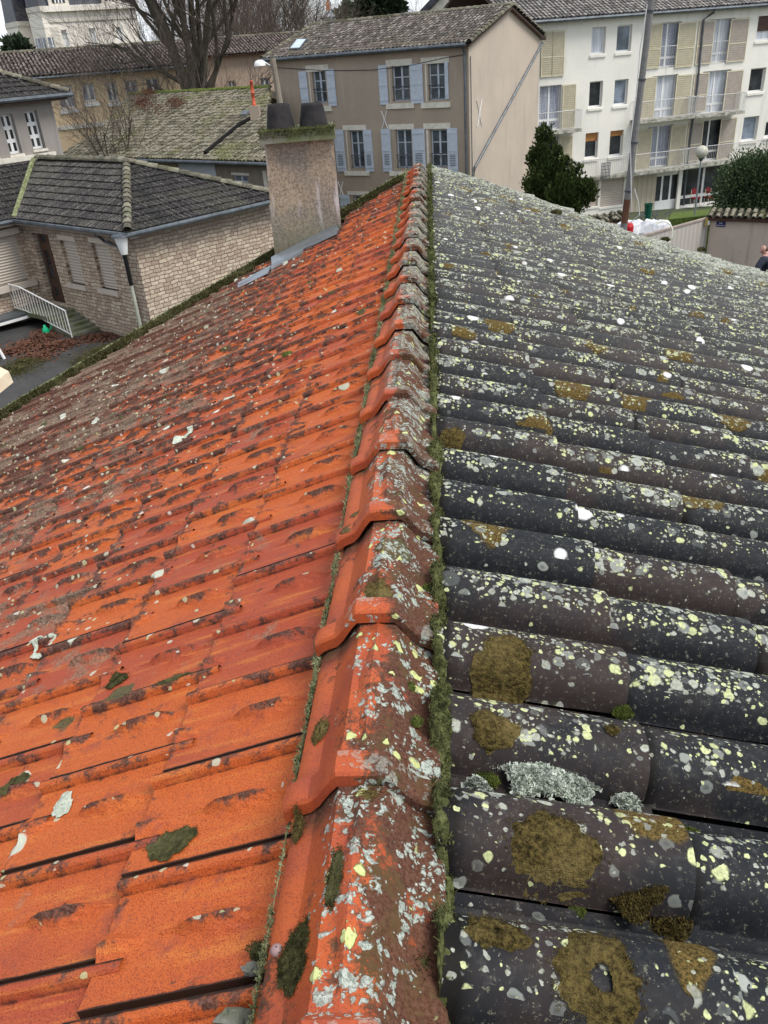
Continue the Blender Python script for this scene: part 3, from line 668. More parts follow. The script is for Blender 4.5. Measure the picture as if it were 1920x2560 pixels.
# --- moss: thousands of short shoots, one uncountable mass along the ridge and verges
def shoots(name, m, P, size, n_each=3, spread=1., up=(0, 0, 1)):
    """each point gets a few tiny leafy spikes"""
    V, F = [], []; k = 0; up = np.array(up, float)
    for p, sz in zip(P, size):
        for _ in range(n_each):
            d = up+rng.normal(0, .55*spread, 3); d /= np.linalg.norm(d); a = np.cross(d, rng.normal(0, 1, 3)); a /= np.linalg.norm(a)+1e-9; c = np.cross(d, a)
            q = np.array(p)+rng.normal(0, .35, 3)*sz; r = sz*.26
            V += [tuple(q+a*r), tuple(q-a*r*.5+c*r*.87), tuple(q-a*r*.5-c*r*.87), tuple(q+d*sz*(.7+.8*rng.random()))]
            F += [(k, k+1, k+3), (k+1, k+2, k+3), (k+2, k, k+3)]; k += 4
    return V, F
def moss_strip(side, x0, dz, rlo, rhi, m, label, seed, fill):
    """lumpy cushion strip plus fine shoots"""
    g = np.random.default_rng(seed); V, F, P, Z = [], [], [], []; k = 9; n_ = 0; prev = None
    ys = np.arange(.05, 9.15, .010); ph = g.random(6)*6.28
    lump = sum(np.sin(ys*f_+p_)*a_ for f_, p_, a_ in ((7.1, ph[0], .5), (19., ph[1], .4), (43., ph[2], .35), (97., ph[3], .3)))+g.normal(0, .28, len(ys))
    for i, y in enumerate(ys):
        q = np.clip(.5+.42*lump[i]+fill, .0, 1.15); r = max(.0006, rlo+(rhi-rlo)*q); xc = XR+side*(x0+r*.25); zc = HR+TILT*y+dz
        if side > 0: zc = max(surfR(y, .006)[2]+r*.05, HR+TILT*y-.100)
        for a in range(k):
            an = 6.283*a/k; w_ = 1+g.normal(0, .16); V.append((xc+r*w_*math.cos(an)*1.05, y, zc+r*w_*math.sin(an)))
        if i:
            for a in range(k): b_ = (a+1) % k; F.append(((i-1)*k+a, (i-1)*k+b_, i*k+b_, i*k+a))
        nn = int(26*min(1., 1.9/(y+.5))*q)+1
        for _ in range(nn):
            an = g.random()*3.6-.2; P.append((xc+r*math.cos(an), y+g.normal(0, .006), zc+r*math.sin(an))); Z.append(.0036*(1+.55*y)*(.6+.8*g.random()))
    V2, F2 = shoots('m', None, P, Z, 2, 1.2); off = len(V); V += V2; F = [tuple(f_) for f_ in F]+[tuple(x_+off for x_ in f_) for f_ in F2]
    o = mesh_obj('moss', V, F, M[m]); tag(o, label, 'moss', kind='stuff')
moss_strip(1, .108, -.088, .0055, .0165, 'moss_ridge', 'uneven olive green moss growing along the right foot of the ridge tiles', 3, -.05)
moss_strip(-1, .117, -.098, -.0045, .0058, 'moss_pale', 'thin grey green moss line along the left foot of the ridge tiles', 4, -.06)
P, Z = [], []
for i in range(5200):
    x = rng.uniform(-3.7, -.25); off = rng.uniform(-.02, .12); d = np.array([1, .952])/math.hypot(1, .952); nn = np.array([-d[1], d[0]]); q = np.array([x, float(yl_lim(x))])+nn*off
    P.append((q[0], q[1], zl(x, float(yl_lim(x)))+.03)); Z.append(.012+.016*rng.random())
V, F = shoots('m', None, P, Z, 2)
o = mesh_obj('moss', V, F, M['moss_dark']); tag(o, 'dark moss filling the channel along the orange tile slope', 'moss', kind='stuff')
def hR(u_y, v):       # surface point on the dark slope near row coordinate
    u = (u_y-YR) % PR; h, _ = barrel_H(np.array([[u]]), np.array([[v % SR]])); return float(h[0, 0])+.008
def onR(px, py, lift=0.):
    d = ray(px, py); t = math.tan(AR); k = -(-HR+ER-1*XR*t)/(d[2]-TILT*d[1]+d[0]*t); p = d*k
    return p+nR*lift
def onL(px, py, lift=0.):
    d = ray(px, py); t = math.tan(AL); k = -(-HR+EL+XR*t)/(d[2]-TILT*d[1]-d[0]*t); p = d*k
    return p+nL*lift
def cushion(c, r, label, m='moss', flat=.55, n=420, group='moss cushions on the roof', nrm=(0, 0, 1), sz=None):
    c = np.array(c, float); P, Z = [], []
    for _ in range(n):
        a = rng.random()*6.283; q = math.sqrt(rng.random())*r*(1+.2*math.sin(a*3+c[1]*9)); h = flat*r*math.sqrt(max(0, 1-(q/(r*1.25))**2))
        P.append(c+np.array([q*math.cos(a), q*math.sin(a), h*rng.uniform(.3, 1)])); Z.append(sz or r*.22)
    V, F = shoots('m', None, P, Z, 2, 1.1)
    # solid core
    b = len(V); k = 10
    for i in range(k): a = 6.283*i/k; V.append(tuple(c+np.array([r*.92*math.cos(a), r*.92*math.sin(a), -.004])))
    for i in range(k): a = 6.283*i/k; V.append(tuple(c+np.array([r*.6*math.cos(a), r*.6*math.sin(a), flat*r*.75])))
    for i in range(k): j = (i+1) % k; F.append((b+i, b+j, b+k+j, b+k+i))
    F.append(tuple(b+k+i for i in range(k)))
    o = mesh_obj('moss_cushion', V, F, M[m]); o.location = (0, 0, 0); return tag(o, label, 'moss', group)
def on_ridge(px, py, dz):      # a point on the crown of the ridge tiles (height dz below the crest)
    d = ray(px, py); k = (HR-dz)/(d[2]-TILT*d[1]); return d*k
for px, py, dz, r, lab in ((968, 2475, .068, .014, 'bright green moss cushion on the nearest ridge tile, beside the bottom edge of the photo'), (953, 2360, .045, .009, 'small round moss cushion on the right flank of the nearest ridge tile'),
                           (978, 2418, .05, .007, 'tiny moss tuft between two lichens on the nearest ridge tile'), (905, 2372, .03, .006, 'dark moss tuft on the crown of the nearest ridge tile'),
                           (1025, 1720, .05, .010, 'round moss cushion on the right flank of the second ridge tile'), (965, 1742, .03, .008, 'moss cushion beside the crown relief of the second ridge tile'), (1042, 1805, .05, .010, 'dark moss cushion low on the second ridge tile'),
                           (1068, 1470, .06, .009, 'moss cushion on the right flank of the third ridge tile')):
    cushion(on_ridge(px, py, dz+.004), r, lab, 'moss', .8, 260, 'moss cushions on the ridge tiles')
for px, py, l, r, lab in ((1208, 1962, .006, .020, 'green moss cushion in the gully left of the branching grey lichen'), (1440, 2290, .004, .011, 'small moss tuft in the gully under the second barrel tile from the bottom'), (1543, 1812, .03, .016, 'greyish moss cushion at the foot of a barrel tile'),
                       (1727, 2092, .004, .012, 'round dark moss tuft in the gully at the right side of the photo'), (1660, 2335, .006, .030, 'brown-green moss clump on the pan below the barrel joint'), (1600, 2280, .05, .018, 'brown moss tuft on the flank of the barrel near the joint'), (1560, 2300, .035, .024, 'curled brown moss clump at the foot of the big barrel')):
    cushion(onR(px, py, l), r, lab, 'moss_brown' if r > .017 and px > 1500 else 'moss', .35, 1200, 'moss cushions in the gullies of the dark slope')
for px, py, r, lab in ((1385, 556, .05, 'olive moss cushion on the pale crust of the far verge'), (1655, 622, .04, 'dark moss cushion beside the cream cord on the far verge'), (1745, 646, .035, 'small moss cushion on the verge left of the person')):
    cushion(onR(px, py, .07), r, lab, 'moss_dark', .7, 260, 'moss cushions on the far verge')
cushion(onL(725, 897, .016), .030, 'lone bright green moss cushion in the middle of the orange tiles', 'moss', .5, 300, 'moss cushions on the orange slope')
cushion(onL(655, 2392, .012), .013, 'dark moss tuft hanging from the left foot of the nearest ridge tile', 'moss_dark', .8, 250, 'moss cushions on the orange slope')
_V = Vr.reshape(-1, 25, 3)[2:]
def surfT(y, v):      # v: sideways offset from the ridge axis
    i = math.floor((y-RY0)/RSTEP); ly = y-RY0-i*RSTEP; rows_ = np.array([np.interp(v, q[:, 0], q[:, 2]) for q in _V]); z = np.interp(ly, _V[:, 0, 1], rows_)
    return np.array([XR+v, y, HR+TILT*(RY0+i*RSTEP)+z])
def locate(surf, px, py, guess):
    y, v = guess; tgt = np.array([px, py], float)
    def pj(p): z = p@CF; return np.array([960+FPX*(p@CR)/z, 1280-FPX*(p@CU)/z])
    for _ in range(25):
        c0 = pj(surf(y, v)); J = np.stack([(pj(surf(y+.004, v))-pj(surf(y-.004, v)))/.008, (pj(surf(y, v+.004))-pj(surf(y, v-.004)))/.008], 1)
        try: st_ = np.linalg.solve(J, tgt-c0)
        except Exception: break
        st_ = np.clip(st_, -.05, .05); y += st_[0]*.7; v += st_[1]*.7
    return y, v
def drape(surf, px, py, guess, ry, rv, m, name, label, cat, th=.0025, fuzzy=0, seed=1, group=None, hole=0.):
    g = np.random.default_rng(seed); y0, v0 = locate(surf, px, py, guess); nr, nk = 8, 40; ph = g.random(5)*6.28; V, F = [], []
    rad = lambda a: 1+.13*math.sin(2*a+ph[0])+.10*math.sin(3*a+ph[1])+.07*math.sin(7*a+ph[2])+.05*math.sin(13*a+ph[3])
    nrm = nR if surf is surfR else (nL if surf is surfL else np.array([0, 0, 1.]))
    for i in range(nr+1):
        q = max(hole, .02)+(1-max(hole, .02))*i/nr
        for a in range(nk):
            an = 6.283*a/nk; rr = q*rad(an); p = surf(y0+ry*rr*math.sin(an), v0+rv*rr*math.cos(an)); t_ = th*(1.15-1.25*(i/nr)**2.5)*(1+g.normal(0, .15)); V.append(tuple(p+nrm*(t_+.0012)))
    for i in range(nr):
        for a in range(nk): b_ = (a+1) % nk; F.append((i*nk+a, (i+1)*nk+a, (i+1)*nk+b_, i*nk+b_))
    if hole < .03: F.append(tuple(range(nk)))
    if fuzzy:
        P, Z = [], []
        for _ in range(fuzzy):
            an = g.random()*6.283; rr = (math.sqrt(g.random())*1.04+abs(g.normal(0, .05)))*rad(an)
            if rr < hole: continue
            P.append(surf(y0+ry*rr*math.sin(an), v0+rv*rr*math.cos(an))+nrm*th*.8); Z.append(.0017+.0016*g.random())
        V2, F2 = shoots('m', None, P, Z, 2, 1.2, nrm); off = len(V); V += V2; F += [tuple(x_+off for x_ in f_) for f_ in F2]
    return tag(mesh_obj(name, V, F, M[m]), label, cat, group)
pads = [(1385, 2115, (.75, .28), .050, .062, 900, 'big golden brown moss pad on the barrel below the branching lichen', 0), (1262, 1658, (1.2, .2), .050, .060, 700, 'brown moss pad on the barrel three rows above the branching lichen', 0), (1235, 1820, (1.0, .2), .030, .036, 400, 'small oval brown moss pad just above the branching lichen', 0),
        (1500, 2450, (.55, .35), .055, .060, 900, 'large brown moss ring at the bottom edge of the dark slope', .24), (1240, 2330, (.6, .15), .028, .035, 300, 'brown moss pad at the ridge end of the lowest barrel', 0), (1530, 1826, (.95, .35), .012, .012, 100, 'tiny ochre moss disc near the barrel end', 0),
        (1345, 1080, (2.2, .2), .03, .03, 0, 'round brown moss disc on a barrel near the ridge, middle of the photo', 0), (1165, 1370, (1.7, .1), .035, .035, 0, 'brown moss disc at the ridge end of a barrel in the middle distance', 0), (1120, 1130, (2.2, .05), .04, .04, 0, 'dark olive moss patch touching the ridge foot in the middle distance', 0)]
for i, (px, py, gs, ry, rv, fz, lab, ho) in enumerate(pads): drape(surfR, px, py, gs, ry, rv, 'moss_brown', 'moss_pad', lab, 'moss', .005 if fz else .003, fz, 20+i, 'brown moss pads on the barrel tiles', ho)
for i, (px, py, gs, ry, rv, fz, lab) in enumerate([(735, 2400, (.72, -.09), .040, .022, 900, 'long dark olive moss disc on the left flank of the nearest ridge tile'), (1068, 2408, (.72, .08), .022, .014, 400, 'oval olive moss disc on the right flank of the nearest ridge tile'), (838, 2200, (.9, -.04), .040, .012, 500, 'dark olive moss wedge beside the crown relief of the nearest ridge tile'),
        (745, 2075, (1., -.09), .020, .010, 250, 'olive moss spot high on the left flank of the nearest ridge tile'), (800, 1830, (1.2, -.08), .028, .012, 300, 'olive moss patch on the left flank of the second ridge tile'), (945, 1475, (1.6, .0), .035, .03, 300, 'olive moss patch across the crown of the third ridge tile'), (925, 1990, (1.1, 0.), .012, .016, 120, 'olive moss spot right under the collar of the second ridge tile')]):
    drape(surfT, px, py, gs, ry, rv, 'moss_dark' if i < 3 else 'moss_brown', 'moss_pad', lab, 'moss', .0035, fz, 40+i, 'olive moss discs on the ridge tiles')
for i, (px, py, gs, ry, rv, m_, lab) in enumerate([(427, 2110, (.85, .4), .034, .040, 'moss_dark', 'dark olive moss oval on the second orange tile from the bottom'), (394, 1640, (1.3, .5), .026, .034, 'moss_dark', 'olive moss oval beside a losenge on the orange tiles'), (293, 1702, (1.2, .6), .022, .028, 'moss_dark', 'olive moss patch at the left end of an orange tile'), (38, 1965, (1.1, .9), .03, .03, 'moss_dark', 'faint olive moss patch at the left edge of the photo'),
        (158, 2013, (1.0, .7), .030, .022, 'crust', 'pale green round lichen disc on an orange tile near the left edge'), (622, 1305, (2.0, .5), .026, .020, 'crust', 'pale shell-shaped lichen disc on a losenge in mid slope'), (172, 1450, (1.7, 1.1), .05, .045, 'crust', 'pale lichen ring around bare orange clay'), (462, 1095, (3, 1.), .06, .05, 'crust', 'long pale green lichen patch in the middle of the orange slope'), (565, 1000, (3.6, .9), .04, .04, 'crust', 'whitish lichen patch below the lone green moss cushion'), (275, 1035, (3.8, 1.8), .05, .06, 'crust', 'pale crinkled lichen patch high on the left part of the orange slope'), (840, 697, (6.6, .9), .07, .06, 'crust', 'pale lichen patch on the orange tiles right of the chimney foot')]):
    drape(surfL, px, py, gs, ry, rv, m_, 'moss_pad' if m_ != 'crust' else 'lichen_disc', lab, 'moss' if m_ != 'crust' else 'lichen', .0016, 260 if (m_ != 'crust' and i < 3) else 0, 60+i, 'olive moss ovals on the orange slope' if m_ != 'crust' else 'pale lichen discs on the orange slope', .62 if i == 6 else 0.)
# branching grey lichen in the gully between two barrels
def frond_lichen(c, rx, ry, rot, label, n=1500):
    V, F, k = [], [], 0; c = np.array(c, float)
    ca, sa = math.cos(rot), math.sin(rot)
    for _ in range(n):
        a = rng.random()*6.283; q = math.sqrt(rng.random())*(1+.22*math.sin(a*5)+.12*math.sin(a*11))
        lx, ly = q*math.cos(a)*rx, q*math.sin(a)*ry; hgt = .022*max(0, 1-q*q*.8)
        if (math.sin(lx*90+1)*math.sin(ly*120) > .72): continue
        p = c+np.array([lx*ca-ly*sa, lx*sa+ly*ca, hgt*rng.uniform(.5, 1)-(lx*ca-ly*sa)*math.tan(AR)])
        d = rng.normal(0, 1, 3); d[2] = abs(d[2])+.4; d /= np.linalg.norm(d); t = np.cross(d, rng.normal(0, 1, 3)); t /= np.linalg.norm(t); s_ = .003+.0038*rng.random()
        V += [tuple(p-t*s_*.5), tuple(p+t*s_*.5), tuple(p+d*s_*1.3+t*s_*.9), tuple(p+d*s_*1.5-t*s_*.6)]; F.append((k, k+1, k+2, k+3)); k += 4
    o = mesh_obj('lichen_clump', V, F, M['lichen']); return tag(o, label, 'lichen')
frond_lichen(onR(1362, 1975, .022), .075, .043, -.05, 'large branching grey lichen clump in the gully between two barrel tiles', 9500)
frond_lichen(onR(1560, 2035, .016), .020, .014, 0, 'small pale lichen clump right of the large one', 600)
frond_lichen(onR(1183, 2000, .022), .016, .009, 0, 'thin white-green lichen tuft by the ridge tile foot', 350)
# pebble, mortar crumb, cord
b = MB(); c = on_ridge(693, 2378, .075); b.lathe(c-np.array([0, 0, .004]), [(.001, 0), (.007, .002), (.009, .006), (.006, .011), (.001, .013)], 10)
tag(b.build('pebble', M['pebble'], smooth=True), 'small pinkish snail-like pebble on the dark moss disc of the nearest ridge tile', 'pebble')
for px, py, s_, lab in ((640, 2436, .013, 'grey broken mortar piece lying against the left foot of the ridge'), (596, 2562, .022, 'rough pale mortar patch at the bottom edge beside the ridge')):
    c = onL(px, py, .012); b = MB(); k = 9; V, F = [], []
    for zz, q in ((0, 1), (.5, .85), (.8, .4)):
        for i in range(k): a = 6.283*i/k; rr = s_*q*(1+rng.normal(0, .14)); V.append((c[0]+rr*math.cos(a)*1.1, c[1]+rr*math.sin(a)*.7, c[2]+zz*s_*.6+rng.normal(0, .001)))
    for r_ in range(2):
        for i in range(k): j = (i+1) % k; F.append((r_*k+i, r_*k+j, (r_+1)*k+j, (r_+1)*k+i))
    F.append(tuple(2*k+i for i in range(k)))
    tag(mesh_obj('mortar_lump', V, F, M['mortar']), lab, 'mortar')
c = onR(1642, 606, .05); pts = [c+np.array([.10*math.cos(a)+.02, 0, .10*math.sin(a)*1.15+.02]) for a in np.linspace(2.2, -1.5, 14)]
b = MB(); b.tube(pts, .007, 6); tag(b.build('cord_loop', M['rope']), 'cream cord loop standing up on the far lichen covered verge', 'cord')

# --- chimney on the left verge (a part of the house) with two clay pots
cP = onL(684, 657); az = math.radians(84); cdv = np.array([math.sin(az), math.cos(az)]); cn = np.array([cdv[1], -cdv[0]])
def chP(px, py):
    d = ray(px, py); k = (cP[:2]@cn)/(d[:2]@cn); q = d*k; return (q[:2]-cP[:2])@cdv, q[2]
def ch3(s, z, off): q = cP[:2]+cdv*s+cn*off; return (q[0], q[1], z)
(sa_, zt_), (sb_, _) = chP(*Z7(250, 575)), chP(*Z7(955, 550)); (sc_, zb_), (sd_, zbr) = chP(*Z7(345, 1830)), chP(*Z7(1040, 1440))
dep = -.46; b = MB()
b.box8([ch3(sc_, zb_-.5, 0), ch3(sd_, zb_-.5, 0), ch3(sd_, zb_-.5, dep), ch3(sc_, zb_-.5, dep), ch3(sa_+.0, zt_, -.02), ch3(sb_, zt_, -.02), ch3(sb_, zt_, dep), ch3(sa_, zt_, dep)])
chim = b.build('chimney', M['chim'], house)
b = MB(); (s0, zc0), (s1, zc1) = chP(*Z7(200, 560)), chP(*Z7(985, 540)); zc = zt_+.002; th = .095
b.box8([ch3(s0, zc, .06), ch3(s1, zc, .06), ch3(s1, zc, dep-.06), ch3(s0, zc, dep-.06), ch3(s0+.012, zc+th, .05), ch3(s1-.012, zc+th, .05), ch3(s1-.012, zc+th, dep-.05), ch3(s0+.012, zc+th, dep-.05)])
b.build('chimney_cap', M['concrete'], chim)
P, Z = [], []
for _ in range(1500):
    q = ch3(rng.uniform(s0, s1), zc+th+rng.normal(0, .004), rng.choice([rng.uniform(dep-.05, .06), rng.uniform(.0, .065)])); P.append(q); Z.append(.005+.009*rng.random())
for _ in range(900):
    q = ch3(rng.uniform(s0, s1), zc+th-rng.random()**2*.06, .062); P.append(q); Z.append(.005+.006*rng.random())
V, F = shoots('m', None, P, Z, 2); tag(mesh_obj('moss', V, F, M['moss_ridge']), 'green moss growing on the chimney cap around the two pots', 'moss', kind='stuff')
for (xa, xb, ta, tb, yb, yt) in ((255, 557, 272, 492, 478, 158), (603, 905, 622, 842, 455, 150)):
    s_l, _ = chP(*Z7(xa, yb)); s_r, _ = chP(*Z7(xb, yb)); t_l, _ = chP(*Z7(ta, yt)); t_r, _ = chP(*Z7(tb, yt)); _, ztop = chP(*Z7((ta+tb)/2, yt+15))
    sc0 = (s_l+s_r+t_l+t_r)/4; R0 = (s_r-s_l)/2*1.0; R1 = (t_r-t_l)/2; cz = zc+th-.002; hgt = ztop-cz
    c = ch3(sc0, cz, -.20); b = MB(); b.lathe(c, [(R0, 0), (R0*.985, .02), (R1+.006, hgt-.02), (R1, hgt), (R1-.018, hgt), (R1-.02, hgt-.02), (R0-.03, .02)], 36)
    pt = b.build('chimney_pot', M['pot'], chim, smooth=True)
    b = MB(); b.lathe((c[0], c[1], cz+.03), [(R0-.035, 0), (.001, .0)], 24); b.build('pot_lining', M['soot'], pt)
# zinc flashings stepped along the chimney foot
def strip(pts, m, name, parent, th=.006):
    pts = [np.array(p) for p in pts]; b = MB(); up = nL*th
    b.box8(list(pts)+[p+up for p in pts]); return b.build(name, m, parent)
strip([onL(*Z7(345, 1850), .03), onL(*Z7(1035, 1490), .03), onL(*Z7(1012, 1450), .055), onL(*Z7(350, 1795), .055)], M['zinc'], 'chimney_flashing', house)
strip([onL(*Z7(330, 1890), .022), onL(*Z7(660, 1715), .022), onL(*Z7(668, 1660), .03), onL(*Z7(345, 1825), .03)], M['zinc'], 'flashing_sheet', house)
strip([onL(*Z7(650, 1690), .022), onL(*Z7(1010, 1520), .022), onL(*Z7(1012, 1482), .03), onL(*Z7(665, 1650), .03)], M['zinc'], 'flashing_sheet', house)
strip([onL(*Z7(-10, 2075), .020), onL(*Z7(300, 1925), .020), onL(*Z7(340, 1850), .03), onL(*Z7(0, 2030), .03)], M['zinc'], 'flashing_sheet', house)

# ------------------------------------------------------------------ ground, hill, sky backdrop handled by the world
xs = np.r_[np.linspace(-900, -70, 14), np.linspace(-60, 60, 49), np.linspace(70, 900, 14)]; ysg = np.r_[np.linspace(-60, 90, 61), np.linspace(100, 1500, 24)]
X, Y = np.meshgrid(xs, ysg); Zg = ground_z(X, Y); idx = np.arange(X.size).reshape(X.shape)
Fg = np.stack([idx[:-1, :-1], idx[:-1, 1:], idx[1:, 1:], idx[1:, :-1]], -1).reshape(-1, 4)
tag(mesh_obj('ground', np.stack([X, Y, Zg], -1).reshape(-1, 3), Fg, M['ground'], smooth=True), kind='structure')
def gz(x, y, d=0.): return float(ground_z(np.array(float(x)), np.array(float(y))))+d
def sheet(name, m, poly, dz, kind='structure', label=None, n=10):
    """polygon laid on the ground, subdivided as a fan grid"""
    xs_ = [p[0] for p in poly]; ys_ = [p[1] for p in poly]; gx = np.linspace(min(xs_), max(xs_), 41); gy = np.linspace(min(ys_), max(ys_), 41)
    A_, B_ = np.meshgrid(gx, gy); id_ = np.arange(A_.size).reshape(A_.shape); f = np.stack([id_[:-1, :-1], id_[:-1, 1:], id_[1:, 1:], id_[1:, :-1]], -1).reshape(-1, 4)
    V = np.stack([A_, B_, ground_z(A_, B_)+dz], -1).reshape(-1, 3); c = V[f].mean(1); f = f[inpoly(c[:, 0], c[:, 1], poly)]
    return tag(mesh_obj(name, V, f, m), label, kind=kind)

# ------------------------------------------------------------------ walls with real openings
class Wall:
    def __init__(s, px, py, D, d, flip=False, root=None):
        s.C = at_dist(px, py, D); s.d = np.array(d, float); s.n = np.array([s.d[1], -s.d[0]])     # outward normal to the right of travel (towards us)
        if s.n @ s.C[:2] > 0 and not flip: s.n = -s.n
        s.op = []; s.root = root
    def at(s, px, py):
        r_ = ray(px, py); k = (s.C[:2]@s.n)/(r_[:2]@s.n); q = r_*k; return float((q[:2]-s.C[:2])@s.d), float(q[2])
    def P(s, a, z, off=0.): q = s.C[:2]+s.d*a+s.n*off; return (float(q[0]), float(q[1]), float(z))
    def rect(s, Z, x0, y0, x1, y1):
        (a, zt), (b, zb) = s.at(*Z(x0, y0)), s.at(*Z(x1, y1)); return min(a, b), max(a, b), min(zb, zt), max(zb, zt)
    def build(s, m, a0, a1, z0, z1, parent, name='wall', depth=.16):
        A = sorted({a0, a1, *[v for o in s.op for v in o[:2]]}); A = [v for v in A if a0-1e-6 <= v <= a1+1e-6]
        Zs = sorted({z0, z1, *[v for o in s.op for v in o[2:4]]}); Zs = [v for v in Zs if z0-1e-6 <= v <= z1+1e-6]
        b = MB(); uv = lambda a, z: (a, z, 0)
        for i in range(len(A)-1):
            for j in range(len(Zs)-1):
                ca, cz = (A[i]+A[i+1])/2, (Zs[j]+Zs[j+1])/2
                if any(o[0] < ca < o[1] and o[2] < cz < o[3] for o in s.op): continue
                p = [(A[i], Zs[j]), (A[i+1], Zs[j]), (A[i+1], Zs[j+1]), (A[i], Zs[j+1])]
                b.quad(*[s.P(*q) for q in p], uv=[uv(*q) for q in p])
        for (x0, x1, y0, y1) in s.op:
            for (p, q) in (((x0, y0), (x1, y0)), ((x1, y0), (x1, y1)), ((x1, y1), (x0, y1)), ((x0, y1), (x0, y0))):
                b.quad(s.P(*p), s.P(*q), s.P(*q, -depth), s.P(*p, -depth), uv=[uv(*p), uv(*q), uv(*q), uv(*p)])
        s.name = name; return b.build(name, m, parent, uv=True)
    def box(s, b, a0, a1, z0, z1, o0, o1):
        b.box8([s.P(a0, z0, o0), s.P(a1, z0, o0), s.P(a1, z0, o1), s.P(a0, z0, o1), s.P(a0, z1, o0), s.P(a1, z1, o0), s.P(a1, z1, o1), s.P(a0, z1, o1)])
    def part(s, name, m, parent, a0, a1, z0, z1, o0, o1):
        b = MB(); s.box(b, a0, a1, z0, z1, o0, o1); return b.build(name, m, parent)
    def window(s, r, parent, frame, glass, cols=2, rows=1, fw=.05, depth=.12, name='window', transom=None, low=None, blind=None):
        a0, a1, z0, z1 = r; s.op.append(r); b = MB(); o0, o1 = -depth-.04, -depth
        s.box(b, a0, a0+fw, z0, z1, o0, o1); s.box(b, a1-fw, a1, z0, z1, o0, o1); s.box(b, a0+fw, a1-fw, z0, z0+fw*1.3, o0, o1); s.box(b, a0+fw, a1-fw, z1-fw, z1, o0, o1)
        for i in range(1, cols): c = a0+(a1-a0)*i/cols; s.box(b, c-fw*.8, c+fw*.8, z0+fw*1.3, z1-fw, o0, o1+.004)
        for j in range(1, rows): z = z0+(z1-z0)*j/rows; s.box(b, a0+fw, a1-fw, z-fw*.35, z+fw*.35, o0+.01, o1-.004)
        if transom is not None: z = z0+(z1-z0)*transom; s.box(b, a0+fw, a1-fw, z-fw*1.0, z+fw*1.0, o0, o1+.02)
        if low is not None: z = z0+(z1-z0)*low; s.box(b, a0+fw, a1-fw, z-fw, z+fw, o0, o1+.002)
        w_ = b.build(name, frame, parent)
        g = MB(); g.quad(s.P(a0+.01, z0+.01, o0+.015), s.P(a1-.01, z0+.01, o0+.015), s.P(a1-.01, z1-.01, o0+.015), s.P(a0+.01, z1-.01, o0+.015)); g.build('pane', glass, w_)
        if blind: 
            f_, m_ = blind; bb = MB(); s.box(bb, a0+.012, a1-.012, z1-(z1-z0)*f_, z1-.01, o1+.006, o1+.03); bb.build('blind', m_, w_)
        return w_
    def shutter(s, r, parent, m, edge=None, kind='batten', off=.015, name='shutter'):
        a0, a1, z0, z1 = r; b = MB(); s.box(b, a0, a1, z0, z1, off, off+.035)
        if kind == 'batten':
            for f_ in (.12, .5, .86): z = z0+(z1-z0)*f_; s.box(b, a0+.01, a1-.01, z-.045, z+.045, off+.035, off+.06)
        o = b.build(name, m, parent)
        if kind == 'slat':
            b = MB(); f_ = .045
            s.box(b, a0, a0+f_, z0, z1, off+.035, off+.055); s.box(b, a1-f_, a1, z0, z1, off+.035, off+.055)
            for q in (0, .42, .97): z = z0+(z1-z0)*q; s.box(b, a0+f_, a1-f_, z, z+f_*1.1, off+.035, off+.055)
            b.build('shutter_edge', edge or m, o)
            b = MB(); k = int((z1-z0)/.11)
            for i in range(k):
                z = z0+.06+(z1-z0-.12)*i/k; b.quad(s.P(a0+f_, z, off+.046), s.P(a1-f_, z, off+.046), s.P(a1-f_, z+.07, off+.037), s.P(a0+f_, z+.07, off+.037))
            b.build('slats', m, o)
        if kind == 'louvre':
            b = MB(); q0, q1 = a0+(a1-a0)*.22, a1-(a1-a0)*.22; zz0, zz1 = z0+(z1-z0)*.16, z0+(z1-z0)*.44
            for i in range(7): z = zz0+(zz1-zz0)*i/7; s.box(b, q0, q1, z, z+.022, off+.036, off+.05)
            b.build('louvre', M['iron'], o); b = MB()
            for f_ in (.10, .5, .90): z = z0+(z1-z0)*f_; s.box(b, a0+.01, a1-.01, z-.03, z+.03, off+.035, off+.055)
            b.build('rail', m, o)
        return o
    def railing(s, name, m, parent, a0, a1, z0, z1, o, step=.11, side=True, th=.012, cross=False):
        b = MB(); b.tube([s.P(a0, z1, o), s.P(a1, z1, o)], th*1.6, 5); b.tube([s.P(a0, z0+.08, o), s.P(a1, z0+.08, o)], th, 5)
        if cross:
            k = max(1, int((a1-a0)/.28)); zm = z0+(z1-z0)*.15
            for i in range(k): q0, q1 = a0+(a1-a0)*i/k, a0+(a1-a0)*(i+1)/k; b.tube([s.P(q0, z0+.08, o), s.P(q1, z1, o)], th*.7, 4); b.tube([s.P(q1, z0+.08, o), s.P(q0, z1, o)], th*.7, 4)
            b.tube([s.P(a0, zm+(z1-zm)*.75, o), s.P(a1, zm+(z1-zm)*.75, o)], th*.6, 4)
        else:
            k = int((a1-a0)/step)
            for i in range(k+1): q = a0+(a1-a0)*i/k; b.tube([s.P(q, z0+.02, o), s.P(q, z1, o)], th*.75, 4, False)
            if side:
                for q in (a0, a1):
                    b.tube([s.P(q, z1, o), s.P(q, z1, .02)], th*1.6, 5)
                    for w_ in np.arange(.1, o, .11): b.tube([s.P(q, z0+.02, w_), s.P(q, z1, w_)], th*.75, 4, False)
        return b.build(name, m, parent)
def gutter(parent, m, p0, p1, r=.07):
    b = MB(); b.tube([p0, p1], r, 8); return b.build('gutter', m, parent)

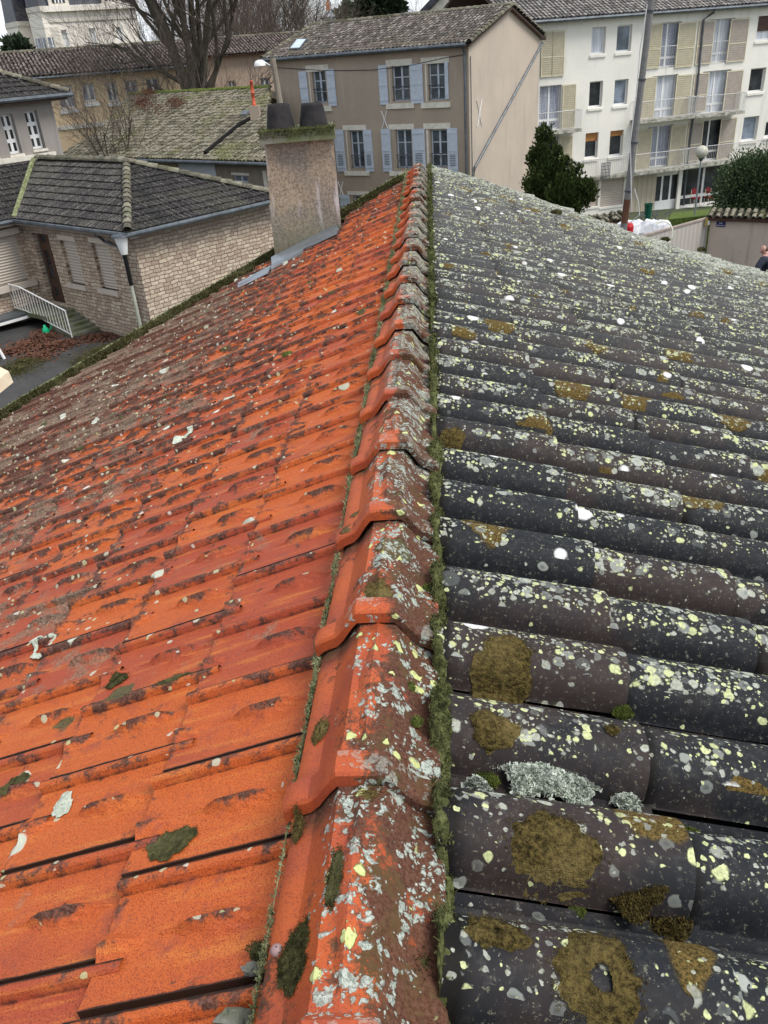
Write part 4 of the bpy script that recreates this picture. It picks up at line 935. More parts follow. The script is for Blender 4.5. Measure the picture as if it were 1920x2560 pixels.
# ------------------------------------------------------------------ brown-grey house with blue shutters
dA = -hdir(-2670)
WA = Wall(1171, 117, 42, dA)
bh = thing('brown_house', 'brown-grey rendered house with pale blue shutters and a blank pink gable', 'house', (*WA.C[:2], gz(*WA.C[:2])))
lft = WA.at(661, 155)[0]+.45
nback = -WA.n
def addA(op, cols=2, rows=3): r_ = WA.rect(Z2, *op); WA.window(r_, bh, M['blue'], M['glass3'], cols, rows, .055, .16); return r_
ops_light = {1, 4}
ops = [(380, 375, 465, 545), (805, 350, 905, 535), (998, 335, 1095, 530), (580, 695, 665, 895), (825, 690, 918, 895), (1010, 690, 1105, 890), (600, 1040, 680, 1160), (470, 698, 500, 900)]
for q in ops:
    r_ = addA(q); WA.railing('window_rail', M['iron'], bh, r_[0], r_[1], r_[2]-.02, r_[2]+.62, .02, cross=True, th=.014)
for q in ((312, 380, 370, 545), (458, 368, 518, 562), (735, 348, 792, 555), (902, 340, 978, 548), (1088, 330, 1112, 525)): WA.shutter(WA.rect(Z2, *q), bh, M['blue'])
for q in ((500, 690, 568, 912), (655, 690, 715, 912), (750, 685, 812, 912), (915, 685, 990, 905), (1102, 682, 1162, 918)): WA.shutter(WA.rect(Z2, *q), bh, M['blue'], kind='louvre')
for q in ((533, 1035, 590, 1145), (680, 1040, 716, 1150)): WA.shutter(WA.rect(Z2, *q), bh, M['blue'])
for q in ((347, 350, 472, 376), (775, 320, 915, 345), (962, 308, 1112, 332), (545, 667, 672, 690), (790, 662, 925, 686), (975, 657, 1118, 683), (572, 1017, 697, 1037), (462, 668, 500, 690)): WA.part('lintel', M['stonetrim'], bh, *WA.rect(Z2, *q), -.01, .03)
for q in ((372, 567, 490, 590), (780, 552, 928, 574), (965, 547, 1120, 570), (558, 910, 690, 933), (798, 912, 930, 935), (985, 905, 1120, 925)): WA.part('window_sill', M['stonetrim'], bh, *WA.rect(Z2, *q), -.01, .09)
for q in ((366, 376, 380, 560), (790, 350, 804, 545), (982, 335, 997, 540), (566, 695, 579, 905), (812, 690, 824, 905), (990, 690, 1008, 905)): WA.part('stone_jamb', M['stonetrim'], bh, *WA.rect(Z2, *q), -.01, .012)
WA.build(M['brown_wall'], lft, 0, -11.5, .25, bh)
WG = Wall(1171, 117, 42, nback, flip=True); WG.n = np.array(dA)
ga, gr = WG.at(1272, 9), WG.at(1354, 101)
b = MB(); e0 = WG.P(0, -11.5); dep_ = gr[0]; zE = .0; zA = ga[1]-.12; mid = dep_/2
b.poly([WG.P(0, -11.5), WG.P(dep_-.25, -11.5), WG.P(dep_-.25, zE), WG.P(mid, zA), WG.P(0, zE)]); b.build('gable_wall', M['pink_wall'], bh)
b = MB(); e_ = WA.P(lft, 0)
b.poly([tuple(np.array(WG.P(q, z))+np.array([*(dA*lft), 0])) for q, z in ((0, -11.5), (0, zE), (mid, zA), (dep_-.25, zE), (dep_-.25, -11.5))]); b.build('gable_wall', M['brown_wall'], bh)
def offA(a, bk, z): q = WA.C[:2]+dA*a+nback*bk; return np.array([q[0], q[1], z])
zR = ga[1]-.10; ov = .35; sl_ = (zR-zE)/mid; zev = zE-ov*sl_+.1
roof_patch('roof', M['roof_canal'], bh, [offA(lft-.35, -ov, zev), offA(.22, -ov, zev), offA(.22, mid, zR), offA(lft-.35, mid, zR)], .215, .36, .075)
roof_patch('roof', M['roof_canal'], bh, [offA(.22, dep_+.1, zev), offA(lft-.35, dep_+.1, zev), offA(lft-.35, mid, zR), offA(.22, mid, zR)], .215, .36, .075)
ridge_line('roof_ridge', M['roof_hip'], bh, offA(lft-.4, mid, zR+.03), offA(.25, mid, zR+.03), .13)
ridge_line('verge_tile_row', M['roof_hip'], bh, offA(.20, -ov, zev+.06), offA(.20, mid, zR+.05), .12, .36, .06)
ridge_line('verge_tile_row', M['roof_hip'], bh, offA(.20, dep_+.1, zev+.06), offA(.20, mid, zR+.05), .12, .36, .06)
ridge_line('verge_tile_row', M['roof_hip'], bh, offA(lft-.3, -ov, zev+.06), offA(lft-.3, mid, zR+.05), .11, .36, .06)
gutter(bh, M['zinc_dark'], offA(lft-.3, -ov-.06, zev-.02), offA(.05, -ov-.06, zev-.02), .085)
for i in range(17):
    a = lft+.3+(-.5-lft)*i/16; WA.part('rafter_tail', M['brownwood'], bh, a, a+.09, -.10, -.01, .0, ov-.08)
b = MB(); b.tube([WA.P(-.16, zev-.05, .3), WA.P(-.16, -.35, .10), WA.P(-.16, -11, .10)], .055, 7); b.build('downpipe', M['zinc_dark'], bh)
p0, p1 = WG.at(*Z2(1600, 228)), WG.at(*Z2(1240, 890)); b = MB(); b.tube([WG.P(*p0, .09), WG.P(*p1, .09), WG.P(.12, p1[1]-.5, .09)], .06, 7); b.build('drain_pipe', M['zinc_dark'], bh)
b = MB(); b.tube([WA.P(*WA.at(*Z2(185, 358)), .05)]+[WA.P(*WA.at(*Z2(x, y)), .05) for x, y in ((450, 375), (700, 372), (900, 350), (1100, 305), (1205, 288))], .015, 4); b.build('cable', M['iron'], bh)
b = MB(); b.tube([WG.P(.10, -.5, .05), WG.P(.13, -6, .05)], .02, 4); b.build('cable', M['iron'], bh)
def anchor(W_, Z, x0, y0, x1, y1, par):
    r_ = W_.rect(Z, x0, y0, x1, y1); b = MB(); c = (r_[0]+r_[1])/2; zc = (r_[2]+r_[3])/2
    b.tube([W_.P(r_[0], r_[3], .03), W_.P(c-.03, zc+.08, .03), W_.P(c-.03, zc-.08, .03), W_.P(r_[0], r_[2], .03)], .022, 5); b.tube([W_.P(r_[1], r_[3], .03), W_.P(c+.03, zc+.08, .03), W_.P(c+.03, zc-.08, .03), W_.P(r_[1], r_[2], .03)], .022, 5); b.build('wall_anchor', M['white'], par)
anchor(WA, Z2, 752, 590, 788, 682, bh); anchor(WA, Z2, 522, 965, 556, 1050, bh); anchor(WA, Z2, 780, 958, 818, 1040, bh); anchor(WG, Z2, 1257, 532, 1284, 668, bh)
# rooflight and aerial
def on_plane3(px, py, p0, n): d = ray(px, py); return d*((np.array(p0)@n)/(d@n))
eF = np.array([*dA, 0.]); sF = offA(0, mid, zR)-offA(0, -ov, zev); nF = np.cross(eF, sF); nF /= np.linalg.norm(nF); nF = nF if nF[2] > 0 else -nF
sk = [on_plane3(*Z2(x, y), offA(0, -ov, zev)+nF*.10, nF) for x, y in ((262, 265), (318, 262), (358, 210), (305, 210))]
b = MB(); b.box8([q-nF*.08 for q in sk]+[q+nF*.05 for q in sk]); rl = b.build('rooflight', M['zinc_dark'], bh)
cc = sum(sk)/4; b = MB(); b.poly([cc+(q-cc)*.86+nF*.056 for q in sk]); b.build('pane', m_flat("sky_reflecting_glass", (.55, .66, .72), .1, spec=.8), rl)
q = offA(lft+1.0, mid, zR); b = MB(); b.tube([q, q+np.array([-.1, 0, 2.6])], .03, 5); b.tube([q+np.array([-.5, 0, 2.2]), q+np.array([.4, 0, 2.2])], .015, 4); b.build('aerial', M['zinc'], bh)

# ------------------------------------------------------------------ long white apartment block
dB = hdir(10000)
WB = Wall(1326, 50, 51, dB)
ab = thing('apartment_block', 'long off-white apartment block with khaki slatted shutters and railed balconies', 'apartment block', (*WB.C[:2], gz(*WB.C[:2])))
SH = []
for q, g, c in (((945, 150, 1075, 430), 'lace', 'a'), ((1280, 128, 1415, 400), 'veil', 'b'), ((180, 560, 312, 835), 'lace', 'a'), ((912, 495, 1052, 760), 'veil', 'a'), ((1240, 465, 1388, 725), 'veil', 'b'), ((150, 893, 295, 1105), 'glass', 'a'), ((880, 822, 1020, 1075), 'lace', 'a'), ((1208, 785, 1352, 1030), 'glass', 'b')):
    WB.window(WB.rect(Z3, *q), ab, M['white'], M[g], 2, 1, .06, .20, low=.22)
for q, g, bl in (((520, 178, 602, 345), 'veil', None), ((685, 165, 770, 330), 'glass2', None), ((505, 530, 582, 690), 'glass', None), ((668, 518, 745, 675), 'glass2', None), ((478, 865, 553, 1020), 'glass', (.33, M['orange_blind'])), ((638, 850, 714, 1005), 'glass', (.22, M['orange_blind'])), ((1600, 105, 1680, 255), 'veil', (.62, M['brownwood'])), ((1550, 445, 1628, 590), 'glass', None), ((1505, 760, 1582, 905), 'glass2', None), ((1648, 790, 1720, 880), 'glass', None)):
    r_ = WB.rect(Z3, *q); WB.window(r_, ab, M['white'], M[g], 1, 1, .06, .18, blind=bl); WB.part('window_sill', M['white_wall'], ab, r_[0]-.08, r_[1]+.05, r_[2]-.17, r_[2]-.04, -.1, .07)
for q in ((875, 155, 950, 440), (1080, 147, 1166, 430), (845, 505, 913, 770), (1066, 488, 1137, 750), (328, 550, 402, 830), (812, 840, 884, 1110), (1032, 815, 1102, 1075), (310, 887, 382, 1110), (190, 203, 258, 495), (262, 200, 332, 490)): WB.shutter(WB.rect(Z3, *q), ab, M['olive'], M['khaki_edge'], 'slat')
for q in ((1212, 137, 1283, 412), (1418, 122, 1502, 395), (1180, 477, 1248, 720), (1392, 460, 1464, 715), (1142, 795, 1212, 1040), (1354, 770, 1421, 1025)): WB.shutter(WB.rect(Z3, *q), ab, M['taupe'], M['khaki_edge'], 'slat')
# ground floor: roller blinds, board door, white glazed door, shop window
for q in ((455, 1180, 555, 1335), (580, 1165, 718, 1325)):
    r_ = WB.rect(Z3, *q); WB.op.append(r_); b = MB(); b.quad(*[WB.P(a, z, -.10) for a, z in ((r_[0], r_[2]), (r_[1], r_[2]), (r_[1], r_[3]), (r_[0], r_[3]))], uv=[(z, a, 0) for a, z in ((r_[0], r_[2]), (r_[1], r_[2]), (r_[1], r_[3]), (r_[0], r_[3]))]); b.build('roller_blind', M['blinds'], ab, uv=True)
    WB.part('window_sill', M['white_wall'], ab, r_[0]-.05, r_[1]+.05, r_[2]-.12, r_[2]-.01, -.08, .05)
r_ = WB.rect(Z3, 768, 1150, 915, 1395); b = MB(); b.quad(*[WB.P(a, z, .03) for a, z in ((r_[0], r_[2]), (r_[1], r_[2]), (r_[1], r_[3]), (r_[0], r_[3]))], uv=[(a, z, 0) for a, z in ((r_[0], r_[2]), (r_[1], r_[2]), (r_[1], r_[3]), (r_[0], r_[3]))]); b.build('board_door', M['garage'], ab, uv=True)
r_ = WB.rect(Z3, 932, 1140, 1070, 1372); dw = WB.window(r_, ab, M['white'], M['glass'], 3, 1, .08, .14, name='entrance_door'); WB.part('lower_panel', M['white'], dw, r_[0]+.02, r_[1]-.02, r_[2]+.02, r_[2]+(r_[3]-r_[2])*.34, -.16, -.12)
r_ = WB.rect(Z3, 1100, 1095, 1382, 1308); WB.window(r_, ab, M['white'], M['glass'], 2, 1, .09, .14, low=.26, name='shop_window'); shopr = r_
WB.part('white_band', M['white_wall'], ab, r_[0]-.05, r_[1]+.1, r_[2]-.45, r_[2]-.01, -.02, .04)
r_ = WB.rect(Z3, 1425, 1075, 1545, 1290); WB.window(r_, ab, M['white'], M['glass'], 2, 1, .07, .14)
for x in (1085, 1395): a_, _ = WB.at(*Z3(x, 1150)); WB.part('pillar', M['white_wall'], ab, a_-.12, a_+.12, -10.2, -6.95 if x > 1200 else -7.2, .0, .14)
zgr = -10.4; WB.build(M['white_wall'], -1.2, 21, zgr, .95, ab)
def balcony(q0, q1, yslab, ytop, proj=1.0, long=False):
    """slab between two zoom points, railing on its edge; zoom coordinates lie on the outer edge plane"""
    Wo = Wall(1326, 50, 51, dB); Wo.C = np.array([*(WB.C[:2]+WB.n*proj), WB.C[2]])
    (a0, z0), (a1, z1) = Wo.at(*Z3(*q0)), Wo.at(*Z3(*q1)); zs = (z0+z1)/2
    b_ = WB.part('balcony', M['slab'], ab, a0, a1, zs, zs+.16, .0, proj)
    WB.railing('railing', M['rail'], b_, a0+.03, a1-.03, zs+.16, zs+1.12, proj-.05, .115)
    return a0, a1, zs
balcony((100, 888), (452, 855), 0, 0, .9)
balcony((828, 800), (1188, 768), 0, 0, 1.0); balcony((1192, 770), (1508, 735), 0, 0, 1.0)
balcony((250, 1200), (790, 1140), 0, 0, .5); balcony((792, 1135), (1142, 1100), 0, 0, 1.05); balcony((1144, 1085), (1790, 1020), 0, 0, .8)
WB.railing('window_rail', M['rail'], ab, *[WB.rect(Z3, 940, 305, 1085, 430)[i] for i in (0, 1, 2, 3)], .03, .12, False); WB.railing('window_rail', M['rail'], ab, *[WB.rect(Z3, 1272, 275, 1415, 400)[i] for i in (0, 1, 2, 3)], .03, .12, False)
for q in ((540, 1050, 588, 1150), (1600, 900, 1670, 1005)):
    r_ = WB.rect(Z3, *q); b = MB(); [b.tube([WB.P(r_[0]+(r_[1]-r_[0])*i/6, r_[2], .75), WB.P(r_[0]+(r_[1]-r_[0])*i/6, r_[3], .75)], .02, 4) for i in range(7)]; [b.tube([WB.P(r_[0], r_[2]+(r_[3]-r_[2])*i/5, .75), WB.P(r_[1], r_[2]+(r_[3]-r_[2])*i/5, .75)], .015, 4) for i in range(6)]; b.build('railing_gate', M['iron'], ab)
def offB(a, bk, z): q = WB.C[:2]+dB*a-WB.n*bk; return np.array([q[0], q[1], z])
zb = WB.C[2]; roof_patch('roof', M['roof_block'], ab, [offB(-1.35, -.4, zb-.05), offB(21.5, -.4, zb-.05), offB(21.5, 6, zb+2.5), offB(-1.35, 6, zb+2.5)], .24, .34, .06, lift=.045, thick=.05)
roof_patch('roof', M['roof_block'], ab, [offB(21.5, 12.4, zb-.05), offB(-1.35, 12.4, zb-.05), offB(-1.35, 6, zb+2.5), offB(21.5, 6, zb+2.5)], .24, .34, .06)
b = MB(); b.box8([offB(-1.2, 1.2, zgr), offB(21, 1.2, zgr), offB(21, 12, zgr), offB(-1.2, 12, zgr), offB(-1.2, 1.2, zb-.2), offB(21, 1.2, zb-.2), offB(21, 12, zb-.2), offB(-1.2, 12, zb-.2)])
b.build('rear_walls', M['white_wall'], ab); ab.children[-1]
gutter(ab, M['zinc_dark'], offB(-1.4, -.46, zb-.12), offB(21.5, -.46, zb-.12), .09)
b = MB(); pts = [WB.P(*WB.at(*Z3(1282, 78)), .5), WB.P(*WB.at(*Z3(1270, 100)), .12), WB.P(*WB.at(*Z3(1236, 128)), .10), WB.P(*WB.at(*Z3(1195, 560)), .10), WB.P(*WB.at(*Z3(1135, 1000)), .10), WB.P(*WB.at(*Z3(1105, 1330)), .10)]
b.tube(pts, .06, 7); b.build('downpipe', M['zinc_dark'], ab)
# red chairs behind the shop window pane are seen in front of the dark room
for i, (x, y) in enumerate(((1160, 1235), (1250, 1230))):
    a, z = WB.at(*Z3(x, y)); t = thing('chair', ('left' if i == 0 else 'right')+' one of two red-backed chairs standing at the big ground floor window', 'chair', WB.P(a, z-.85, .32), group='red chairs at the window')
    b = MB()
    for k_ in range(12): an = 6.283*k_/12; b.v.append(WB.P(a+.2*math.cos(an), z+.19*math.sin(an), .34)); b.u.append((0, 0, 0))
    for k_ in range(12): an = 6.283*k_/12; b.v.append(WB.P(a+.2*math.cos(an), z+.19*math.sin(an), .30)); b.u.append((0, 0, 0))
    b.f += [tuple(range(12)), tuple(range(23, 11, -1))]+[(k_, (k_+1) % 12, 12+(k_+1) % 12, 12+k_) for k_ in range(12)]; b.build('backrest', M['redchair'], t)
    b = MB(); WB.box(b, a-.22, a+.22, z-.40, z-.33, .32, .75); b.build('seat', M['redchair'], t)
    for q0 in (-.2, .2):
        for o_ in (.34, .72): b = MB(); b.tube([WB.P(a+q0, z-.85, o_), WB.P(a+q0, z-.4 if o_ > .5 else z+.1, o_)], .018, 5); b.build('leg', M['cream'], t)

# ------------------------------------------------------------------ stone house with hipped dark roof and left wing
d2 = hdir(2970); d1 = np.array([d2[1], -d2[0]])
S2 = Wall(329, 578, 27.5, d2); S1 = Wall(329, 578, 27.5, d1); S1.n = -d2; S2.n = d1
sh = thing('stone_house', 'single storey pale stone house with hipped dark tile roof and closed beige roller blinds', 'house', (*S2.C[:2], gz(*S2.C[:2])))
L2 = S2.at(671, 500)[0]; inn = S1.at(*ZD(240, 740))[0]
rD = S1.rect(ZD, 385, 805, 700, 1600); rD = (rD[0]-.25, rD[1]+.2, rD[2], rD[3]); S1.window(rD, sh, M['brownwood'], M['glass'], 2, 1, .14, .22, name='door', transom=.80, low=.28)
for q in ((665, 880, 945, 1390), (1010, 910, 1305, 1450)):
    r_ = S1.rect(ZD, *q); c = (r_[0]+r_[1])/2; r_ = (c-.50, c+.50, r_[2], r_[3]); S1.op.append(r_); pts = ((r_[0], r_[2]), (r_[1], r_[2]), (r_[1], r_[3]), (r_[0], r_[3]))
    b = MB(); b.quad(*[S1.P(a, z, -.12) for a, z in pts], uv=[(z, a, 0) for a, z in pts]); b.build('roller_blind', M['blinds'], sh, uv=True)
    S1.part('window_sill', M['beige'], sh, r_[0]-.1, r_[1]+.1, r_[2]-.15, r_[2], -.10, .12); S1.part('blind_box', M['beige'], sh, r_[0]-.08, r_[1]+.05, r_[3], r_[3]+.17, -.05, .035)
gzs = gz(*S2.C[:2])-.6
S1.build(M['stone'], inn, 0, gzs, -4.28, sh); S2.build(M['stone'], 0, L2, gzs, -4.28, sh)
S3 = Wall(0, 0, 10, -d2); S3.C = np.array(S1.P(inn, -4.28)); S3.n = d1
r_ = (1.9, 4.6, -7.05, -4.75); (a_, z_) = S3.at(*ZD(290, 1330)); a2, _ = S3.at(*ZD(220, 830)); r_ = ((a_+a2)/2, (a_+a2)/2+3.2, z_, S3.at(*ZD(0, 940))[1] if False else -4.85)
S3.op.append(r_); pts = ((r_[0], r_[2]), (r_[1], r_[2]), (r_[1], r_[3]), (r_[0], r_[3])); b = MB(); b.quad(*[S3.P(a, z, -.12) for a, z in pts], uv=[(z, a, 0) for a, z in pts]); b.build('roller_blind', M['blinds'], sh, uv=True)
S3.part('window_sill', M['beige'], sh, r_[0]-.2, r_[1]+.15, r_[2]-.22, r_[2], -.10, .18); S3.part('blind_box', M['beige'], sh, r_[0]-.1, r_[1]+.1, r_[3], r_[3]+.22, -.05, .05)
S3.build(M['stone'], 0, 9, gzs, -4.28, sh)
def offS(a1_, a2_, z): q = S2.C[:2]+d1*a1_+d2*a2_; return np.array([q[0], q[1], z])
oe = .40; ze = -4.28; mid2 = L2/2; za = -2.83; run = 3.9
zeE = ze-.02
roof_patch('roof', M['roof_mech'], sh, [offS(inn-.0, -oe, zeE), offS(oe, -oe, zeE), offS(-run, mid2, za), offS(inn-3, mid2, za)], .20, .40, .028, 'mech', (.002, .006, .002), .05, .06)
roof_patch('roof', M['roof_mech'], sh, [offS(oe, -oe, zeE), offS(oe, L2+oe, zeE), offS(-run, mid2, za)], .20, .40, .028, 'mech', (.002, .006, .002), .05, .06)
roof_patch('roof', M['roof_mech'], sh, [offS(oe, L2+oe, zeE), offS(inn-3, L2+oe, zeE), offS(inn-3, mid2, za), offS(-run, mid2, za)], .20, .40, .028, 'mech')
xi = inn+oe; wq = 3.3
roof_patch('roof', M['roof_mech'], sh, [offS(xi, -9, zeE), offS(xi, -oe, zeE), offS(xi-3.6, mid2, za), offS(xi-3.6, -9, za)], .20, .40, .028, 'mech', (.002, .006, .002), .05, .06)
ridge_line('hip_tile_row', M['roof_hip'], sh, offS(oe, -oe, zeE+.06), offS(-run, mid2, za+.06), .13, .36, .04)
ridge_line('hip_tile_row', M['roof_hip'], sh, offS(oe, L2+oe, zeE+.06), offS(-run, mid2, za+.06), .13, .36, .04)
ridge_line('roof_ridge', M['roof_hip'], sh, offS(inn-3, mid2, za+.05), offS(-run, mid2, za+.05), .14, .36, .04)
b = MB(); b.tube([offS(xi, -oe, zeE+.05), offS(xi-3.4, mid2-.2, za+.04)], .09, 6); b.build('valley', M['moss_pale'], sh)
b = MB(); b.tube([offS(xi, -9, zeE-.06), offS(xi, -oe-.05, zeE-.06), offS(oe+.06, -oe-.05, zeE-.06), offS(oe+.06, L2+oe, zeE-.06)], .075, 8); b.build('gutter', M['zinc_dark'], sh)
S1.part('fascia', M['fascia'], sh, inn+.01, oe, -4.50, -4.30, .02, oe-.03); S3.part('fascia', M['fascia'], sh, .42, 9, -4.50, -4.30, .02, oe-.03); S2.part('fascia', M['fascia'], sh, 0, L2, -4.42, -4.30, .02, oe-.03)
# door steps with side wall, landing, stair railing
a0, a1 = rD[0]-.3, rD[1]+.55; zt_d = rD[2]-.06; gl = gz(*S1.P(-5, 0, 1)[:2])
b = MB(); S1.box(b, a0-.3, a1, zt_d-.14, zt_d, .0, 1.15); st = b.build('landing', M['concrete'], sh)
nst = 5
for i in range(nst):
    S1.part('step', M['concrete'], sh, a1+i*.28, a1+(i+1)*.28, gl-.3, zt_d-(i+1)*(zt_d-gl)/(nst+1), .0, 1.1)
rail = thing('stair_railing', 'white metal bar railing running down beside the stone house steps', 'railing', S1.P(a1, zt_d, 1.12))
b = MB(); top = [(a0-.25, zt_d+.92), (a0+.55, zt_d+.90), (a1+nst*.28, gl+.95)]; bot = [(a0-.25, zt_d+.06), (a0+.55, zt_d+.04), (a1+nst*.28, gl+.12)]
b.tube([S1.P(a, z, 1.12) for a, z in top], .024, 6); b.build('top_rail', M['white'], rail); b = MB(); b.tube([S1.P(a, z, 1.12) for a, z in bot], .018, 6); b.build('bottom_rail', M['white'], rail)
b = MB()
for i in range(19):
    a = top[0][0]+(top[2][0]-top[0][0])*i/18; za_ = np.interp(a, [t_[0] for t_ in top], [t_[1] for t_ in top]); zb_ = np.interp(a, [t_[0] for t_ in bot], [t_[1] for t_ in bot]); b.tube([S1.P(a, zb_, 1.12), S1.P(a, za_, 1.12)], .014, 5, False)
b.tube([S1.P(top[2][0], gl-.1, 1.12), S1.P(top[2][0], top[2][1], 1.12)], .024, 6)
b.build('bars', M['white'], rail)
# downpipe and lamp post near the corner
b = MB(); (pa, pz), (pb, pzb) = S1.at(*ZD(1165, 785)), S1.at(*ZD(1330, 930)); b.tube([S1.P(pa, -4.4, .42), S1.P(pa+.03, -4.75, .12), S1.P(pa+.9, -4.9, .10), S1.P(pa+1.0, gl+.0, .10)], .05, 7); b.build('downpipe', M['zinc_dark'], sh)
pl = at_dist(*ZD(1590, 1920), 27.2); lx, ly = pl[0], pl[1]; (z_top) = at_dist(*ZD(1375, 1030), math.hypot(lx, ly))[2]
lpx = at_dist(*ZD(1375, 1030), 27.0)
lamp = thing('courtyard_lamp', 'white tapered lantern on a black and pale green post before the stone house corner', 'lamp post', (lpx[0], lpx[1], gz(lpx[0], lpx[1])))
b = MB(); b.tube([(lpx[0], lpx[1], gz(lpx[0], lpx[1])-.1), (lpx[0], lpx[1], z_top-.95)], .055, 8); b.build('lower_post', m_flat("pale_green_metal", (.42, .44, .36), .7), lamp)
b = MB(); b.tube([(lpx[0], lpx[1], z_top-.95), (lpx[0], lpx[1], z_top)], .062, 10); b.build('upper_post', M['soot'], lamp)
b = MB(); b.lathe((lpx[0], lpx[1], z_top), [(.10, 0), (.21, .52), (.0, .53)], 16); b.build('lantern', M['white'], lamp, smooth=False)
b = MB(); b.lathe((lpx[0], lpx[1], z_top+.53), [(.01, .0), (.30, .0), (.27, .05), (.0, .09)], 16); b.build('lamp_hat', M['iron'], lamp)

# ------------------------------------------------------------------ courtyard: asphalt, moss, leaf drift, bits
sheet('courtyard_paving', M['asphalt'], [(-26, 12), (-4.5, 8), (-3, 14), (-6, 24), (-9, 27), (-14, 31), (-22, 30)], .02)
def on_ground(px, py):
    d = ray(px, py); k = 20.
    for _ in range(30): q = d*k; k *= (gz(q[0], q[1])+.02)/q[2]
    return d*k
def ground_scatter(name, m, label, pts, R, n, size, flat=True, kind='stuff'):
    V, F, k = [], [], 0
    for _ in range(n):
        i = rng.integers(len(pts)); c = on_g[i] if False else pts[i]; a = rng.random()*6.283; q = abs(rng.normal(0, .5))*R[i]
        x, y = c[0]+q*math.cos(a), c[1]+q*math.sin(a); z = gz(x, y)+.03+rng.random()*.10*max(0, 1-q/R[i])
        s_ = size*(.6+.8*rng.random()); t = rng.normal(0, 1, 3); t[2] *= .35; t /= np.linalg.norm(t); u = np.cross(t, [0, 0, 1.]); u /= np.linalg.norm(u)+1e-9; u[2] += rng.normal(0, .3)
        p = np.array([x, y, z]); V += [tuple(p-t*s_), tuple(p-u*s_*.6), tuple(p+t*s_), tuple(p+u*s_*.6)]; F.append((k, k+1, k+2, k+3)); k += 4
    o = mesh_obj(name, V, F, m); return tag(o, label, kind=kind, cat='leaves' if 'leaves' in name else 'ground cover')
lp_ = [on_ground(*ZD(*q)) for q in ((500, 1960), (700, 2040), (300, 2060), (560, 2080), (1060, 1970), (170, 2120), (560, 1880), (420, 2180), (1150, 1960))]
ground_scatter('fallen_leaves', M['leaves'], 'drift of rust-brown fallen leaves around the foot of the stone house steps', lp_, [.9, .8, 1.0, .9, .7, .8, .5, .8, .7], 6500, .055)
mp_ = [on_ground(*q) for q in ((40, 925), (70, 905), (10, 935), (250, 880), (290, 872), (225, 900))]
ground_scatter('ground_moss', M['moss_dark'], 'patches of green moss on the wet courtyard asphalt', mp_, [.9, .8, .8, .9, .8, .9], 16000, .022)
c = on_ground(*ZD(515, 1925)); b = MB(); b.lathe((c[0], c[1], c[2]), [(.01, 0), (.10, 0), (.12, .05), (.10, .20), (.05, .26), (.04, .32), (.0, .33)], 12); wc = b.build('watering_can', m_flat("bright_green_plastic", (.01, .42, .20), .4), None, smooth=True)
b = MB(); b.tube([c+np.array([.10, 0, .08]), c+np.array([.28, .02, .30])], .02, 6); 
o = b.build('spout', wc.data.materials[0], wc); tag(wc, 'small bright green plastic can lying in the brown leaf drift', 'watering can')
# canopy and pipe at the left edge, pedestal with column, pale ledge
c = S3.at(*ZD(130, 1660)); ca = S3.at(*ZD(160, 1680)); can = thing('door_canopy', 'dark canopy with pale underside jutting from the wing wall at the left edge', 'canopy', S3.P(ca[0], ca[1], 0))
S3.part('canopy_roof', M['zinc_dark'], can, ca[0]-.1, ca[0]+3, ca[1]-.02, ca[1]+.06, .0, .9); S3.part('canopy_edge', M['white'], can, ca[0]-.1, ca[0]+3, ca[1]-.12, ca[1]-.02, .75, .9)
q = on_ground(*ZD(50, 2200)); b = MB(); b.tube([q, q+np.array([-.6, 0, 2.2])], .05, 7); tag(b.build('white_pipe', M['white']), 'white pipe standing in the courtyard at the left edge below the canopy', 'pipe')
q = on_ground(6, 1030); q = q*(.80); pz = gz(q[0], q[1])
ped = thing('stone_column', 'cream stone column on a square moulded base at the left edge of the courtyard', 'column', (q[0], q[1], pz))
def sq(b, h0, h1, r0, r1): b.box8([(q[0]+sx*r0, q[1]+sy*r0, h0) for sx, sy in ((-1, -1), (1, -1), (1, 1), (-1, 1))]+[(q[0]+sx*r1, q[1]+sy*r1, h1) for sx, sy in ((-1, -1), (1, -1), (1, 1), (-1, 1))])
q = at_dist(4, 1046, 20.0); hz = q[2]
b = MB(); sq(b, hz-.30, hz, .42, .40); sq(b, hz, hz+.22, .40, .24); b.build('base', M['cream'], ped)
b = MB(); b.lathe((q[0], q[1], hz+.22), [(.24, 0), (.215, .12), (.205, 3.2)], 20); b.build('shaft', M['cream'], ped, smooth=True)
ped.location = (q[0], q[1], hz-.3)
for ch in ped.children: ch.data.transform(Matrix.Translation(Vector((q[0], q[1], hz-.3))*0))
pw = thing('porch_slab', 'pale stone ledge under the cream column at the left edge', 'ledge', (q[0], q[1], gz(q[0], q[1])))
b = MB(); b.box8([(q[0]-4, q[1]-2.2, gz(q[0], q[1])-.3), (q[0]+1.15, q[1]-2.2, gz(q[0], q[1])-.3), (q[0]+1.15, q[1]+.9, gz(q[0], q[1])-.3), (q[0]-4, q[1]+.9, gz(q[0], q[1])-.3), (q[0]-4, q[1]-2.2, hz-.3), (q[0]+1.15, q[1]-2.2, hz-.3), (q[0]+1.15, q[1]+.9, hz-.3), (q[0]-4, q[1]+.9, hz-.3)]); b.build('slab', M['cream'], pw)

